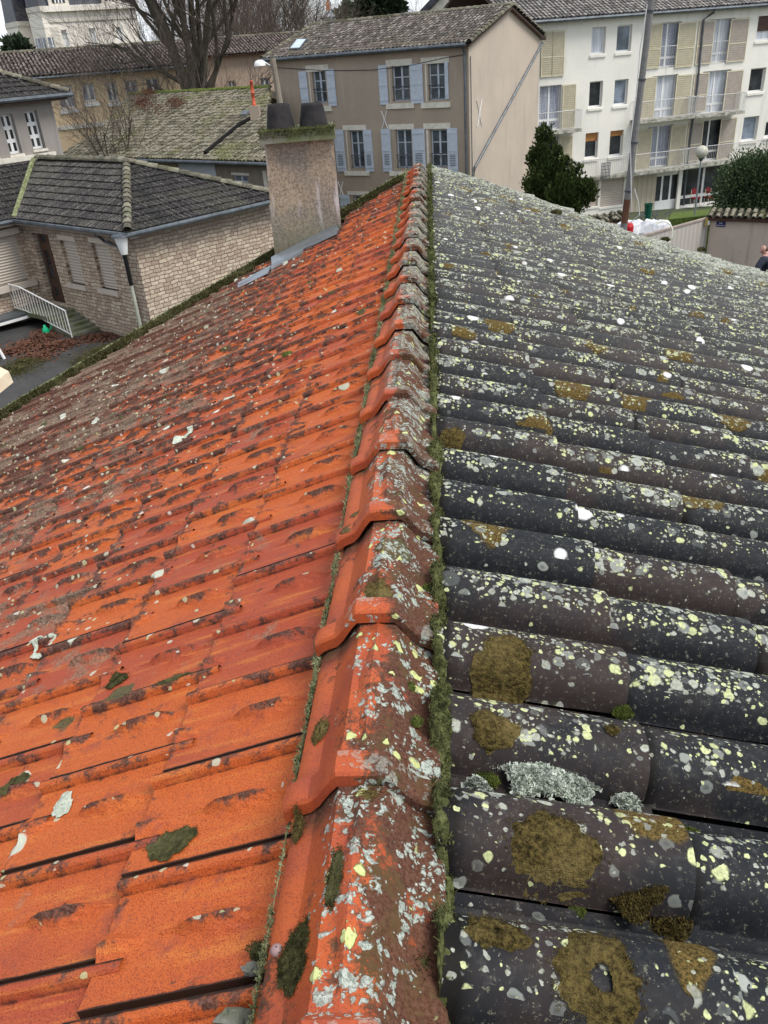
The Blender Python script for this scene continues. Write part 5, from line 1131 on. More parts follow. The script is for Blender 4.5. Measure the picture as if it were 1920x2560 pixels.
# ------------------------------------------------------------------ grey stucco house, top left
H1 = Wall(*ZH(1290, 1750), 39.5, d2); H1.n = np.array([d2[1], -d2[0]]); 
gh = thing('grey_house', 'grey stucco house with white many-paned windows under a dark slate-coloured tile roof', 'house', (*H1.C[:2], gz(*H1.C[:2])))
zt_h = H1.at(*ZH(1060, 620))[1]
for (tl, br) in (((470, 780), (910, 1500)), ((0, 850), (450, 1600)), ((-470, 930), (-20, 1700))):
    r_ = H1.rect(ZH, *tl, *br); H1.window(r_, gh, M['white'], M['glass'], 2, 1, .07, .22, transom=.66, low=.33)
    H1.part('window_sill', M['stonetrim'], gh, r_[0]-.05, r_[1]+.05, r_[2]-.10, r_[2]-.01, -.1, .06)
rs = H1.rect(ZH, -400, 1650, 1080, 1650); (sa1, sz1) = H1.at(*ZH(1080, 1620)); H1.part('string_course', M['stonetrim'], gh, -9, sa1, sz1-.08, sz1+.10, -.01, .14)
a_c, _ = H1.at(*ZH(1060, 700)); a_c = 0.
H1.build(M['grey_wall'], -10, a_c, -9, zt_h+.3, gh)
HS = Wall(0, 0, 10, -H1.n); HS.C = np.array(H1.P(0, 0)); HS.n = d2; HS.build(M['grey_wall'], 0, 8, -9, zt_h+.3, gh)
def offH(a, bk, z): q = H1.C[:2]+d2*a-H1.n*bk; return np.array([q[0], q[1], z])
er, _ = H1.at(*ZH(1370, 530)); zhe = zt_h+.32
roof_patch('roof', M['roof_mech'], gh, [offH(-10, -.5, zhe), offH(.6, -.5, zhe), offH(-4.3, 4.3, zhe+2.35), offH(-10, 4.3, zhe+2.35)], .20, .40, .028, 'mech', (.002, .006, .002), .05, .06)
roof_patch('roof', M['roof_mech'], gh, [offH(.6, -.5, zhe), offH(.6, 9, zhe), offH(-4.3, 4.3, zhe+2.35)], .20, .40, .028, 'mech')
ridge_line('hip_tile_row', M['roof_hip'], gh, offH(.62, -.52, zhe+.06), offH(-4.3, 4.3, zhe+2.42), .12, .36, .04)
b = MB(); b.tube([offH(-10, -.56, zhe-.05), offH(.66, -.56, zhe-.05), offH(.66, 8, zhe-.05)], .085, 8); b.build('gutter', M['zinc_dark'], gh)
b = MB(); b.box8([offH(-10, -.45, zhe-.22), offH(.5, -.45, zhe-.22), offH(.5, 0, zhe-.22), offH(-10, 0, zhe-.22), offH(-10, -.45, zhe-.1), offH(.5, -.45, zhe-.1), offH(.5, 0, zhe-.1), offH(-10, 0, zhe-.1)]); b.build('soffit', M['brownwood'], gh)

# ------------------------------------------------------------------ mossy-roofed shed
dF = -hdir(-1740); F1 = Wall(*Z1(1565, 945), 37, dF)
sd_ = thing('mossy_shed', 'low boarded shed under a wide mossy barrel tile roof with bare red creeper', 'shed', (*F1.C[:2], gz(*F1.C[:2])))
aL_, _ = F1.at(*Z1(390, 905)); zf = F1.C[2]; aV, _ = F1.at(*Z1(1215, 905))
F1.part('garage_door', M['bluegate'], sd_, *F1.rect(Z1, 1060, 962, 1290, 1080), .01, .04)
gw = F1.rect(Z1, 1372, 1022, 1480, 1085); F1.window((gw[0]+.08, gw[1]-.08, gw[2], gw[3]-.1), sd_, M['blue'], M['glass2'], 2, 1, .05, .08); F1.part('window_surround', M['stonetrim'], sd_, gw[0]-.02, gw[1]+.02, gw[3]-.1, gw[3], -.01, .02)
F1.part('corner_post', M['stonetrim'], sd_, F1.at(*Z1(1558, 1020))[0], F1.at(*Z1(1578, 1020))[0], -9.2, F1.at(*Z1(1565, 1012))[1], 0, .03)
F1.build(M['boards'], aL_, .8, -9.5, zf-.02, sd_)
def offF(a, bk, z): q = F1.C[:2]+dF*a-F1.n*bk; return np.array([q[0], q[1], z])
rk = 8.2; pr_ = ray(*Z1(1590, 548)); 
# ridge distance from its pixel height
best = None
for bk in np.arange(4, 14, .1):
    q = offF(.6, bk, 0); kk = math.hypot(q[0], q[1])/math.hypot(pr_[0], pr_[1]); z = pr_[2]*kk; sl = (z-zf)/bk
    if best is None or abs(sl-.30) < best[0]: best = (abs(sl-.30), bk, z)
_, rk, zrk = best
def a_at(Z, x, y, bk, z):
    d = ray(*Z(x, y)); q0 = F1.C[:2]-F1.n*bk; k = (q0@F1.n)/(d[:2]@F1.n); return (d[:2]*k-q0)@dF
aRL = a_at(Z1, 775, 560, rk, zrk); aRR = a_at(Z1, 1603, 548, rk, zrk); aML = a_at(Z1, 352, 790, rk*.38, 0)
roof_patch('roof', M['roof_moss'], sd_, [offF(aL_-.15, -.35, zf-.08), offF(.9, -.35, zf-.08), offF(aRR, rk, zrk), offF(aRL, rk, zrk), offF(aL_-.5, rk*.32, zf+(zrk-zf)*.32)], .215, .34, .07, jit=(.012, .02, .006))
ridge_line('roof_ridge', M['moss'], sd_, offF(aRL-.1, rk, zrk+.04), offF(aRR, rk, zrk+.04), .13, .4, .06)
b = MB(); b.box8([offF(aRL-.2, rk, zrk-.4), offF(aRR, rk, zrk-.4), offF(aRR, rk+6, zf), offF(aRL-.2, rk+6, zf), offF(aRL-.2, rk, zrk-.05), offF(aRR, rk, zrk-.05), offF(aRR, rk+6, zf+.1), offF(aRL-.2, rk+6, zf+.1)]); b.build('rear_roof', M['boards'], sd_)
gutter(sd_, M['zinc_dark'], offF(aL_-.2, -.42, zf-.12), offF(.9, -.42, zf-.12), .075)
eFf = np.array([*dF, 0.]); sFf = offF(0, rk, zrk)-offF(0, 0, zf); nFf = np.cross(eFf, sFf); nFf /= np.linalg.norm(nFf); nFf = nFf if nFf[2] > 0 else -nFf
onF = lambda x, y, l=.16: on_plane3(*Z1(x, y), offF(0, 0, zf)+nFf*l, nFf)
b = MB(); b.tube([onF(1215, 905), onF(1330, 810), onF(1420, 735), onF(1495, 695)], .09, 6); b.build('valley', M['soot'], sd_)
q = onF(1518, 712, 0); b = MB(); b.box8([(q[0]+sx*.22, q[1]+sy*.2, q[2]-.3) for sx, sy in ((-1, -1), (1, -1), (1, 1), (-1, 1))]+[(q[0]+sx*.22, q[1]+sy*.2, q[2]+.62) for sx, sy in ((-1, -1), (1, -1), (1, 1), (-1, 1))]); ck = b.build('flue_base', M['brown_wall'], sd_)
b = MB(); b.lathe((q[0], q[1], q[2]+.62), [(.10, 0), (.10, .08), (.075, .09), (.075, .48), (.09, .49), (.09, .54), (.075, .55), (.075, .95), (.09, .96), (.09, 1.02), (.05, 1.03)], 12); b.build('flue_pipe', M['redpaint'], ck, smooth=True)
q = onF(1452, 682, .1); b = MB(); pp = [onF(1428, 692, .08), onF(1462, 692, .08), onF(1482, 668, .08), onF(1448, 668, .08)]; b.box8(pp+[p_+nFf*.12 for p_ in pp]); b.build('rooflight', M['zinc'], sd_)
# creeper on the shed roof
V, F, k = [], [], 0
for cx, cy, sx, sy, n_ in ((840, 600, 60, 45, 700), (1045, 605, 50, 30, 500), (880, 545, 40, 22, 400), (940, 640, 90, 40, 260)):
    for _ in range(n_):
        p = onF(cx+rng.normal(0, sx*.55), cy+rng.normal(0, sy*.55), .12+.3*rng.random()); t = rng.normal(0, 1, 3); t /= np.linalg.norm(t); u = np.cross(t, rng.normal(0, 1, 3)); u /= np.linalg.norm(u); s_ = .06
        V += [tuple(p-t*s_), tuple(p-u*s_*.3), tuple(p+t*s_), tuple(p+u*s_*.3)]; F.append((k, k+1, k+2, k+3)); k += 4
tag(mesh_obj('creeper', V, F, M['red_leaf']), 'dry reddish creeper sprawling over the top of the mossy shed roof', 'creeper', kind='stuff')

# ------------------------------------------------------------------ long school wing behind
dS = hdir(6200); W_S = Wall(*Z1(1115, 385), 62, dS)
sc = thing('school_building', 'long low cream building with brown-grey tile roof and a row of wide windows', 'building', (*W_S.C[:2], gz(*W_S.C[:2])))
aS, _ = W_S.at(*Z1(-60, 440)); zs_ = W_S.C[2]
for q in ((330, 510, 455, 640), (478, 497, 575, 600), (622, 487, 710, 600), (735, 480, 830, 590), (860, 466, 962, 580), (215, 525, 290, 640)): W_S.window(W_S.rect(Z1, *q), sc, M['white'], M['glass2'], 2, 1, .09, .25); r_ = W_S.rect(Z1, *q); W_S.part('window_sill', M['white'], sc, r_[0]-.1, r_[1]+.1, r_[2]-.25, r_[2]-.05, -.1, .12)
W_S.part('string_course', M['stonetrim'], sc, aS, 0, W_S.at(*Z1(400, 757))[1]-.1, W_S.at(*Z1(400, 757))[1]+.15, 0, .1)
W_S.build(M['cream_wall'], aS, 0, -10, zs_, sc)
def offSc(a, bk, z): q = W_S.C[:2]+dS*a-W_S.n*bk; return np.array([q[0], q[1], z])
zrs = at_dist(*Z1(500, 290), 66.5)[2]
roof_patch('roof', M['roof_school'], sc, [offSc(aS-2, -.6, zs_), offSc(.4, -.6, zs_), offSc(.4, 5, zrs), offSc(aS-2, 5, zrs)], .24, .36, .08, jit=(.015, .03, .006))
ridge_line('roof_ridge', M['roof_hip'], sc, offSc(aS-2, 5, zrs+.04), offSc(.4, 5, zrs+.04), .14)
b = MB(); b.box8([offSc(aS-2, .5, -10), offSc(0, .5, -10), offSc(0, 10, -10), offSc(aS-2, 10, -10), offSc(aS-2, .5, zs_-.2), offSc(0, .5, zs_-.2), offSc(0, 10, zs_-.2), offSc(aS-2, 10, zs_-.2)]); b.build('rear_walls', M['cream_wall'], sc)
gutter(sc, M['zinc_dark'], offSc(aS-2, -.66, zs_-.08), offSc(.4, -.66, zs_-.08), .08)
W_T = Wall(*Z1(1240, 335), 68, hdir(9000))
sr = thing('rose_building', 'pinkish rendered building with dark tile roof partly behind the big bare tree', 'building', (*W_T.C[:2], gz(*W_T.C[:2])))
for q in ((1540, 462, 1605, 535), (1350, 480, 1400, 530), (1640, 455, 1700, 530)): W_T.window(W_T.rect(Z1, *q), sr, M['white'], M['glass2'], 2, 1, .08, .2)
W_T.build(M['rose_wall'], -4.5, 16, -10, W_T.C[2], sr)
def offT(a, bk, z): q = W_T.C[:2]+W_T.d*a-W_T.n*bk; return np.array([q[0], q[1], z])
ztr = at_dist(*Z1(1400, 222), 73)[2]
roof_patch('roof', M['roof_school'], sr, [offT(-5, -.5, W_T.C[2]), offT(17, -.5, W_T.C[2]), offT(17, 5, ztr), offT(-5, 5, ztr)], .24, .36, .08, jit=(.015, .03, .006))
ridge_line('roof_ridge', M['roof_hip'], sr, offT(-5, 5, ztr+.03), offT(17, 5, ztr+.03), .14)

# ------------------------------------------------------------------ white chateau with slate mansard
ch = thing('chateau', 'large white lime-washed mansion with slate mansard roof and tall windows, top left', 'mansion', (*at_dist(*ZC(900, 560), 112)[:2], 1.0))
dC = hdir(5200); WC = Wall(*ZC(500, 130), 112, dC); zc1 = WC.C[2]
for (x0, y0, x1, y1) in ((700, 345, 810, 525), (1018, 325, 1128, 505), (1335, 310, 1432, 488)): WC.window(WC.rect(ZC, x0, y0, x1, y1), ch, M['white'], M['glass'], 2, 1, .22, .35, low=.17)
aCe, _ = WC.at(*ZC(1560, 100)); (aq, _) = WC.at(*ZC(600, 200))
WC.build(M['chateau'], 0, aCe, -4, zc1, ch)
WC.part('cornice', M['chateau'], ch, -.3, aCe+.3, zc1-.1, zc1+.45, -.2, .5); zz = WC.at(*ZC(1000, 225))[1]; WC.part('string_course', M['stonetrim'], ch, 0, aCe, zz-.12, zz+.12, 0, .12)
for x in (640,): a_, _ = WC.at(*ZC(x, 400)); WC.part('quoin', M['stonetrim'], ch, a_-.5, a_+.4, -4, zc1-1.5, 0, .1)
def offC(a, bk, z): q = WC.C[:2]+dC*a-WC.n*bk; return np.array([q[0], q[1], z])
b = MB(); b.box8([offC(.2, .1, zc1+.45), offC(aCe-.2, .1, zc1+.45), offC(aCe-.2, 14, zc1+.45), offC(.2, 14, zc1+.45), offC(1.2, 1.1, zc1+5), offC(aCe-1.2, 1.1, zc1+5), offC(aCe-1.2, 13, zc1+5), offC(1.2, 13, zc1+5)]); b.build('mansard_roof', M['slate'], ch)
for x in (680, 1290): a_, _ = WC.at(*ZC(x, 60)); b = MB(); WC.box(b, a_-1.1, a_+1.1, zc1+.45, zc1+3.4, -1.2, .1); dm = b.build('dormer', M['stonetrim'], ch); WC.part('pane', M['glass'], dm, a_-.7, a_+.7, zc1+.7, zc1+3.1, .1, .13); b = MB(); [WC.box(b, a_+q_-.07, a_+q_+.07, zc1+.7, zc1+3.1, .13, .16) for q_ in (-.35, 0, .35)]; [WC.box(b, a_-.7, a_+.7, zc1+z_, zc1+z_+.1, .16, .18) for z_ in (1.3, 2.2)]; b.build('glazing_bars', M['white'], dm)
# chamfered bay and lower left pavilion
def pavilion(pxs, D0, zcorn, h, parent, zroof):
    pts = [at_dist(*ZC(x, 300), D) for x, D in zip(pxs, D0)]; foot = [(p[0], p[1]) for p in pts]
    b = MB(); b.prism(foot[::-1], -4, zcorn); b.build('wall', M['chateau'], parent)
    c = np.mean(foot, 0); out = [tuple(c+(np.array(f_)-c)*1.05) for f_ in foot]; b = MB(); b.prism(out[::-1], zcorn, zcorn+.5); b.build('cornice', M['stonetrim'], parent)
    b = MB(); n_ = len(foot); lo_ = [(*(c+(np.array(f_)-c)*1.0), zcorn+.5) for f_ in foot]; hi_ = [(*(c+(np.array(f_)-c)*.82), zroof) for f_ in foot]
    for i in range(n_): j = (i+1) % n_; b.quad(lo_[i], lo_[j], hi_[j], hi_[i])
    b.poly(hi_); top_ = b.build('mansard_roof', M['slate'], parent); return foot
zp = at_dist(*ZC(200, 290), 118)[2]
f1 = pavilion((350, 505, 640, 640, 350), (114, 111.5, 112.5, 122, 124), zc1-.02, 0, ch, zc1+5)
f2 = pavilion((65, 200, 350, 430, 80), (120, 116.5, 117.5, 130, 132), zp-.2, 0, ch, zp+4.2)
for foot, i0, segs, zt0, zb0 in ((f1, 0, ((.3, 0), (.7, 0)), zc1-2.5, zc1-7), (f2, 0, ((.35, 0), (.7, 0)), zp-2.5, zp-6), (f1, 1, ((.35, 0),), zc1-2.5, zc1-7)):
    p0_, p1_ = np.array(foot[i0]), np.array(foot[i0+1]); L_ = np.linalg.norm(p1_-p0_); dd_ = (p1_-p0_)/L_; Wp = Wall(0, 0, 10, dd_); Wp.C = np.array([*p0_, 0.]); Wp.n = np.array([dd_[1], -dd_[0]])
    if Wp.n@p0_ > 0: Wp.n = -Wp.n
    for f_, _ in segs: Wp.part('window', M['glass2'], ch, L_*f_-.45, L_*f_+.45, zb0, zt0, .01, .06); Wp.part('window_frame', M['white'], ch, L_*f_-.07, L_*f_+.07, zb0, zt0, .06, .09)
# ------------------------------------------------------------------ distant houses
def far_house(px0, px1, pyb, pye, pyr, D, label, wallm, roofm, pots=()):
    p0, p1 = at_dist(px0, pye, D), at_dist(px1, pye, D); zE_ = (p0[2]+p1[2])/2; zR_ = at_dist((px0+px1)/2, pyr, D+5)[2]; zB = at_dist((px0+px1)/2, pyb, D)[2]-6
    dd = (p1-p0)[:2]; L_ = np.linalg.norm(dd); dd /= L_; nn = np.array([-dd[1], dd[0]]); nn = nn if nn@p0[:2] > 0 else -nn
    t = thing('distant_house', label, 'house', (p0[0], p0[1], zB)); P_ = lambda a, bk, z: (p0[0]+dd[0]*a+nn[0]*bk, p0[1]+dd[1]*a+nn[1]*bk, z)
    b = MB(); b.box8([P_(0, 0, zB), P_(L_, 0, zB), P_(L_, 10, zB), P_(0, 10, zB), P_(0, 0, zE_), P_(L_, 0, zE_), P_(L_, 10, zE_), P_(0, 10, zE_)]); b.build('wall', wallm, t)
    b = MB(); e1 = [P_(-.4, -.4, zE_), P_(L_+.4, -.4, zE_), P_(L_+.4, 10.4, zE_), P_(-.4, 10.4, zE_)]; r1_, r2_ = P_(1, 5, zR_), P_(L_-1, 5, zR_)
    b.poly([e1[0], e1[1], r2_, r1_]); b.poly([e1[2], e1[3], r1_, r2_]); b.poly([e1[1], e1[2], r2_]); b.poly([e1[3], e1[0], r1_]); rf = b.build('roof', roofm, t)
    for a in pots: b = MB(); b.box8([P_(L_*a-.5, 4.5, zR_-1), P_(L_*a+.5, 4.5, zR_-1), P_(L_*a+.5, 5.5, zR_-1), P_(L_*a-.5, 5.5, zR_-1), P_(L_*a-.5, 4.5, zR_+1.2), P_(L_*a+.5, 4.5, zR_+1.2), P_(L_*a+.5, 5.5, zR_+1.2), P_(L_*a-.5, 5.5, zR_+1.2)]); b.lathe(P_(L_*a, 5, zR_+1.2), [(.25, 0), (.2, .9), (.0, .9)], 8); b.build('chimney', M['orangepot'], rf)
    return t
far_house(806, 915, 55, 40, 22, 170, 'distant cream house with grey roof and two orange chimneys left of the pine', M['white_house'], M['hazeblue'], (.15, .62))
far_house(1000, 1035, 40, 32, 19, 200, 'small distant grey-roofed house right of the pine', M['rose_wall'], M['hazeblue'])
far_house(925, 945, 50, 34, 26, 180, 'tiny distant house glimpsed behind the pine trunk', M['white_house'], M['hazeblue'])
# tall cream gable block behind the brown house
q0, q1 = at_dist(1066, 30, 66), at_dist(1275, 20, 62); dd = (q1-q0)[:2]; L_ = np.linalg.norm(dd); dd /= L_; WK = Wall(0, 0, 10, dd); WK.C = q0
WK.n = np.array([dd[1], -dd[0]]); WK.n = WK.n if WK.n@q0[:2] < 0 else -WK.n
cb = thing('cream_building', 'bright cream building with dark sloping verge rising behind the brown house roof', 'building', (q0[0], q0[1], -9))
zv = at_dist(1095, 0, 66)[2]
b = MB(); sl = (zv-q0[2])/(WK.at(1095, 0)[0]); pp = [(0, -9.5), (L_+8, -9.5), (L_+8, q0[2]+7*sl), (7, q0[2]+7*sl), (0, q0[2])]
fr_ = [WK.P(a, z, 0) for a, z in pp]; bk_ = [WK.P(a, z, -9) for a, z in pp]; b.poly(fr_); b.poly(bk_[::-1]); [b.quad(fr_[i], bk_[i], bk_[(i+1) % 5], fr_[(i+1) % 5]) for i in range(5)]; b.build('wall', M['white_house'], cb)
b = MB(); b.box8([WK.P(-.6, q0[2]-.6*sl-.1, .25), WK.P(7, q0[2]+7*sl-.1, .25), WK.P(7, q0[2]+7*sl-.1, -9), WK.P(-.6, q0[2]-.6*sl-.1, -9), WK.P(-.6, q0[2]-.6*sl+.35, .25), WK.P(7, q0[2]+7*sl+.35, .25), WK.P(7, q0[2]+7*sl+.35, -9), WK.P(-.6, q0[2]-.6*sl+.35, -9)]); b.build('roof', M['slate'], cb)

# ------------------------------------------------------------------ trees
def bare_tree(name, base, H, label, seeds, n_main=7, r0=.28, spread=.55, m='bark', twig_m='twig', depth=5, lean=(0, 0), group=None, twigs=3, arch=()):
    rr = random.Random(seeds); t = thing(name, label, 'tree', base, group); A_, B_ = MB(), MB(); cnt = [0]
    def grow(p, d, L, r, lv):
        k = 4 if lv < 2 else 3; pts = [p]; rad = [r]; dd = np.array(d, float)
        for i in range(k):
            dd = dd+np.array([rr.gauss(0, .13), rr.gauss(0, .13), rr.gauss(.03, .09)]); dd /= np.linalg.norm(dd); pts.append(pts[-1]+dd*L/k); rad.append(r*(1-.62*(i+1)/k))
        (A_ if lv <= 2 else B_).tube(pts, rad, 6 if lv <= 1 else (4 if lv <= 2 else 3), False); cnt[0] += 1
        if lv >= depth: return
        nb = twigs+(1 if lv < 2 else 0)+(rr.random() < .5)
        for j in range(nb):
            f = .28+.72*(j+rr.random())/nb; i = min(k-1, int(f*k)); q = pts[i]+(pts[i+1]-pts[i])*(f*k-i); a = rr.random()*6.283
            u = np.cross(dd, [math.cos(a), math.sin(a), .2]); u /= np.linalg.norm(u)+1e-9; nd = dd*.78+u*spread*(.7+.6*rr.random())+np.array([0, 0, .12]); nd /= np.linalg.norm(nd)
            grow(q, nd, L*(.50+.2*rr.random()), max(.006, r*(1-.5*f)*.58), lv+1)
    b0 = np.array(base, float)
    A_.tube([b0-np.array([0, 0, .5]), b0+np.array([lean[0]*.3, lean[1]*.3, H*.10])], [r0*1.5, r0*1.1], 9)
    for i in range(n_main):
        a = 6.283*i/n_main+rr.random()*.5; tl = (.06+.42*rr.random()) if n_main > 1 else .05
        grow(b0+np.array([lean[0]*.3+.07*math.cos(a), lean[1]*.3+.07*math.sin(a), H*.07]), np.array([math.cos(a)*tl+lean[0]*.1, math.sin(a)*tl, 1.]), H*(.50+.14*rr.random()), r0*(.55+.3*rr.random()), 0)
    for d, L_ in arch:
        p = b0+np.array([0, 0, H*.08]); pts = [p]; dd = np.array(d, float); dd /= np.linalg.norm(dd)
        for i in range(6): dd = dd+np.array([d[0]*.10, 0, -.10]); dd /= np.linalg.norm(dd); pts.append(pts[-1]+dd*L_/6); 
        A_.tube(pts, list(np.linspace(r0*.55, .05, 7)), 6, False)
        for q in pts[1:]:
            for _ in range(3): grow(q, dd*.7+np.array([rr.gauss(0, .5), rr.gauss(0, .5), rr.gauss(.1, .6)]), L_*.42, .035, 3)
    A_.build('trunk', M[m], t); B_.build('crown', M[twig_m], t); return t
def gbase(px, py, D): q = at_dist(px, py, D); return (q[0], q[1], q[2])
qb = gbase(503, 262, 57); bare_tree('bare_tree', (qb[0], qb[1], qb[2]-2.6), 17.5, 'big bare many-stemmed tree rising behind the mossy shed roof', 11, 7, .36, .52, depth=5, arch=(((.8, -.1, .75), 5.), ((.9, .1, .3), 5.5), ((-.5, 0, .9), 4)), twigs=4)
qb = gbase(250, 285, 46); bare_tree('bare_tree', (qb[0], qb[1], gz(qb[0], qb[1])+1.5), 7.5, 'small bare fan-shaped tree in front of the cream wing windows', 5, 5, .075, .5, depth=4, twigs=3)
qb = gbase(455, 215, 54); bare_tree('bare_tree', (qb[0], qb[1], gz(qb[0], qb[1])+2), 12, 'slender bare tree with two thin leaning stems left of the big bare tree', 8, 2, .12, .45, depth=4, lean=(-1.5, 0), twigs=4)
for i, (px, D, H_, sd0) in enumerate(((600, 92, 22, 21), (660, 84, 20, 22), (720, 90, 21, 23), (775, 96, 16, 24), (690, 105, 24, 25), (635, 78, 16, 26), (745, 82, 14, 27), (560, 96, 24, 28))):
    q = at_dist(px, 120, D); lab = ['tall bare brown tree of the wood above the shed, directly right of the big tree', 'bare brown tree in the middle of the distant wood', 'bare tree of the wood just left of the roof aerial', 'thin bare tree at the right end of the wood above the rooflight', 'tallest bare tree at the back of the wood', 'lower bushy bare tree at the front of the wood', 'low bare tree of the wood right behind the roof aerial', 'bare tree of the wood hidden partly by the big tree stems'][i]
    bare_tree('bare_tree', (q[0], q[1], gz(q[0], q[1])-.5), H_*.78, lab, sd0, 5, .22, .5, depth=4, group='bare trees of the wood', twigs=4)
q = at_dist(1045, 60, 120); bare_tree('bare_tree', (q[0], q[1], gz(q[0], q[1])), 13, 'thin bare tree against the sky between the pine and the cream building', 31, 4, .1, .4, depth=3, twigs=3)
q = at_dist(470, 40, 88); bare_tree('bare_tree', (q[0], q[1], gz(q[0], q[1])), 15, 'bare tree behind the roof of the cream wing beside the mansion', 33, 5, .2, .5, depth=4, twigs=4)
def leafy(name, base, blobs, n, leaf, m, label, cat, trunk=None, up=.3, core=.52):
    """foliage made of small leaf faces round several branch clumps"""
    t = thing(name, label, cat, base); V, F, k = [], [], 0; b0 = np.array(base, float); w_ = np.array([b_[3]**2*b_[4] for b_ in blobs]); w_ = w_/w_.sum()
    sel = rng.choice(len(blobs), n, p=w_)
    for i in sel:
        cx, cy, cz, r, h = blobs[i]; d = rng.normal(0, 1, 3); d /= np.linalg.norm(d); q = rng.random()**.25
        sc_ = 1+.22*math.sin(d[0]*7+i)*math.sin(d[2]*6+i*2)+.15*rng.normal(); p = b0+np.array([cx+d[0]*r*q*sc_, cy+d[1]*r*q*sc_, cz+d[2]*h*q*sc_])
        tdir = d+np.array([0, 0, up])+rng.normal(0, .35, 3); tdir /= np.linalg.norm(tdir); u = np.cross(tdir, rng.normal(0, 1, 3)); u /= np.linalg.norm(u); s_ = leaf*(.6+.9*rng.random())
        V += [tuple(p-u*s_*.28), tuple(p+tdir*s_*.5-u*s_*.34), tuple(p+tdir*s_*1.2), tuple(p+tdir*s_*.5+u*s_*.34), ]; F.append((k, k+1, k+2, k+3)); k += 4
    # dark inner branches keep the middle closed
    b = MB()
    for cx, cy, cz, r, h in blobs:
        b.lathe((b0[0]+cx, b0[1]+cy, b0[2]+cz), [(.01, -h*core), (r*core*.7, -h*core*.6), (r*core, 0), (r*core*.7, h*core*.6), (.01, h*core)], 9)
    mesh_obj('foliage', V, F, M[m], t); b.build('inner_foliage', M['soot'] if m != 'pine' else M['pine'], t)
    b = MB(); b.tube([b0-np.array([0, 0, .3]), b0+np.array([0, 0, max(b_[2] for b_ in blobs)*.8])], [.14, .04], 7); b.build('trunk', M['bark'], t); return t
q = at_dist(1395, 505, 40); zg = gz(q[0], q[1]); 
bl = []
for px, py, rp in ((1360, 340, 26), (1350, 400, 34), (1375, 440, 50), (1420, 470, 40), (1445, 430, 18), (1462, 480, 32), (1400, 500, 60), (1418, 410, 15), (1390, 380, 18), (1350, 470, 50), (1462, 500, 20)):
    p = at_dist(px, py, 40); r_m = rp/74.; bl.append((p[0]-q[0], p[1]-q[1]+rng.normal(0, .2), p[2]-zg, r_m, r_m*1.25))
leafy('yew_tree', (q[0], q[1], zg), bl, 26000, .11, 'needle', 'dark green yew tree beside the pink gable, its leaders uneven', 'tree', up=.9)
q = at_dist(1870, 520, 37); zg = gz(q[0], q[1]); bl = []
for px, py, rp in ((1870, 470, 62), (1840, 500, 48), (1900, 450, 55), (1905, 500, 60), (1935, 480, 60), (1850, 450, 30)):
    p = at_dist(px, py-12, 37); r_m = rp/54.; bl.append((p[0]-q[0], p[1]-q[1], p[2]-zg, r_m, r_m*.95))
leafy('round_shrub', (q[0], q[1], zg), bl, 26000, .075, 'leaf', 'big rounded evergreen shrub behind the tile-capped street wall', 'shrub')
q = at_dist(945, 20, 105); zg = gz(q[0], q[1]); bl = []
for px, py, rp in ((945, 8, 30), (920, 18, 22), (975, 15, 24), (945, -15, 24), (955, 32, 22), (905, 12, 10), (990, 22, 12), (915, 36, 10), (1000, 14, 8), (925, -5, 20), (970, -8, 20)):
    p = at_dist(px, py, 105); r_m = rp/18.; bl.append((p[0]-q[0], p[1]-q[1], p[2]-zg, r_m*.9, r_m*.42))
leafy('pine_tree', (q[0], q[1], zg), bl, 7000, .55, 'pine', 'dark spreading pine behind the ridge of the brown house', 'tree', up=.1, core=.4)
for i, (px, D, w_, h_) in list(enumerate(((880, 118, 3.0, 1.6), (915, 112, 2.4, 1.4), (-60, 150, 1.0, 1.0), (20, 100, 1.1, .9), (40, 97, .9, .8))))[:2]+[(3, (20, 100, 1.1, .9)), (4, (40, 97, .9, .8))]:
    q = at_dist(px, 80, D); z = gz(q[0], q[1]) if i != 0 else q[2]-1; py_ = {0: 46, 1: 44, 2: 118, 3: 128, 4: 127}[i]; zt_ = at_dist(px, py_, D)[2]
    leafy('far_bush', (q[0], q[1], min(z, zt_-2)), [(0, 0, zt_-min(z, zt_-2), w_*.6, h_), (w_*.6, 0, zt_-min(z, zt_-2)-.3, w_*.5, h_*.8)], 900, .5, 'pine', ['far dark hedge left of the pine', 'far dark bush under the pine', 'hazy far tree at the left', 'far bush left of the mansion pavilion', 'small round bush at the foot of the mansion pavilion'][i], 'bush')

# ------------------------------------------------------------------ street wall, gate, sign, person, bins, poles
dJ = -hdir(-2450); WJ = Wall(*Z3(1290, 1400), 33, dJ)
jw = thing('street_wall', 'pinkish grey garden wall with stained render and a mossy tile coping', 'wall', (*WJ.C[:2], gz(*WJ.C[:2])))
zj = WJ.C[2]; WJ.build(M['streetwall'], 0, 14, -11, zj, jw); 
b = MB(); b.box8([WJ.P(0, -11, -.02), WJ.P(14, -11, -.02), WJ.P(14, -11, -.4), WJ.P(0, -11, -.4), WJ.P(0, zj, -.02), WJ.P(14, zj, -.02), WJ.P(14, zj, -.4), WJ.P(0, zj, -.4)]); b.build('wall_core', M['streetwall'], jw)
roof_patch('tile_coping', M['roof_moss'], jw, [np.array(WJ.P(-.1, zj-.02, .22)), np.array(WJ.P(14, zj-.02, .22)), np.array(WJ.P(14, zj+.17, -.22)), np.array(WJ.P(-.1, zj+.17, -.22))], .24, .24, .08, jit=(.012, .01, .008))
r_ = WJ.rect(Z3, 1328, 1434, 1381, 1470); sg = thing('street_sign', 'small navy blue enamel street name plate with white lettering on the garden wall', 'sign', WJ.P((r_[0]+r_[1])/2, r_[2], .02))
WJ.part('plate', M['signblue'], sg, r_[0], r_[1], r_[2], r_[3], .005, .03)
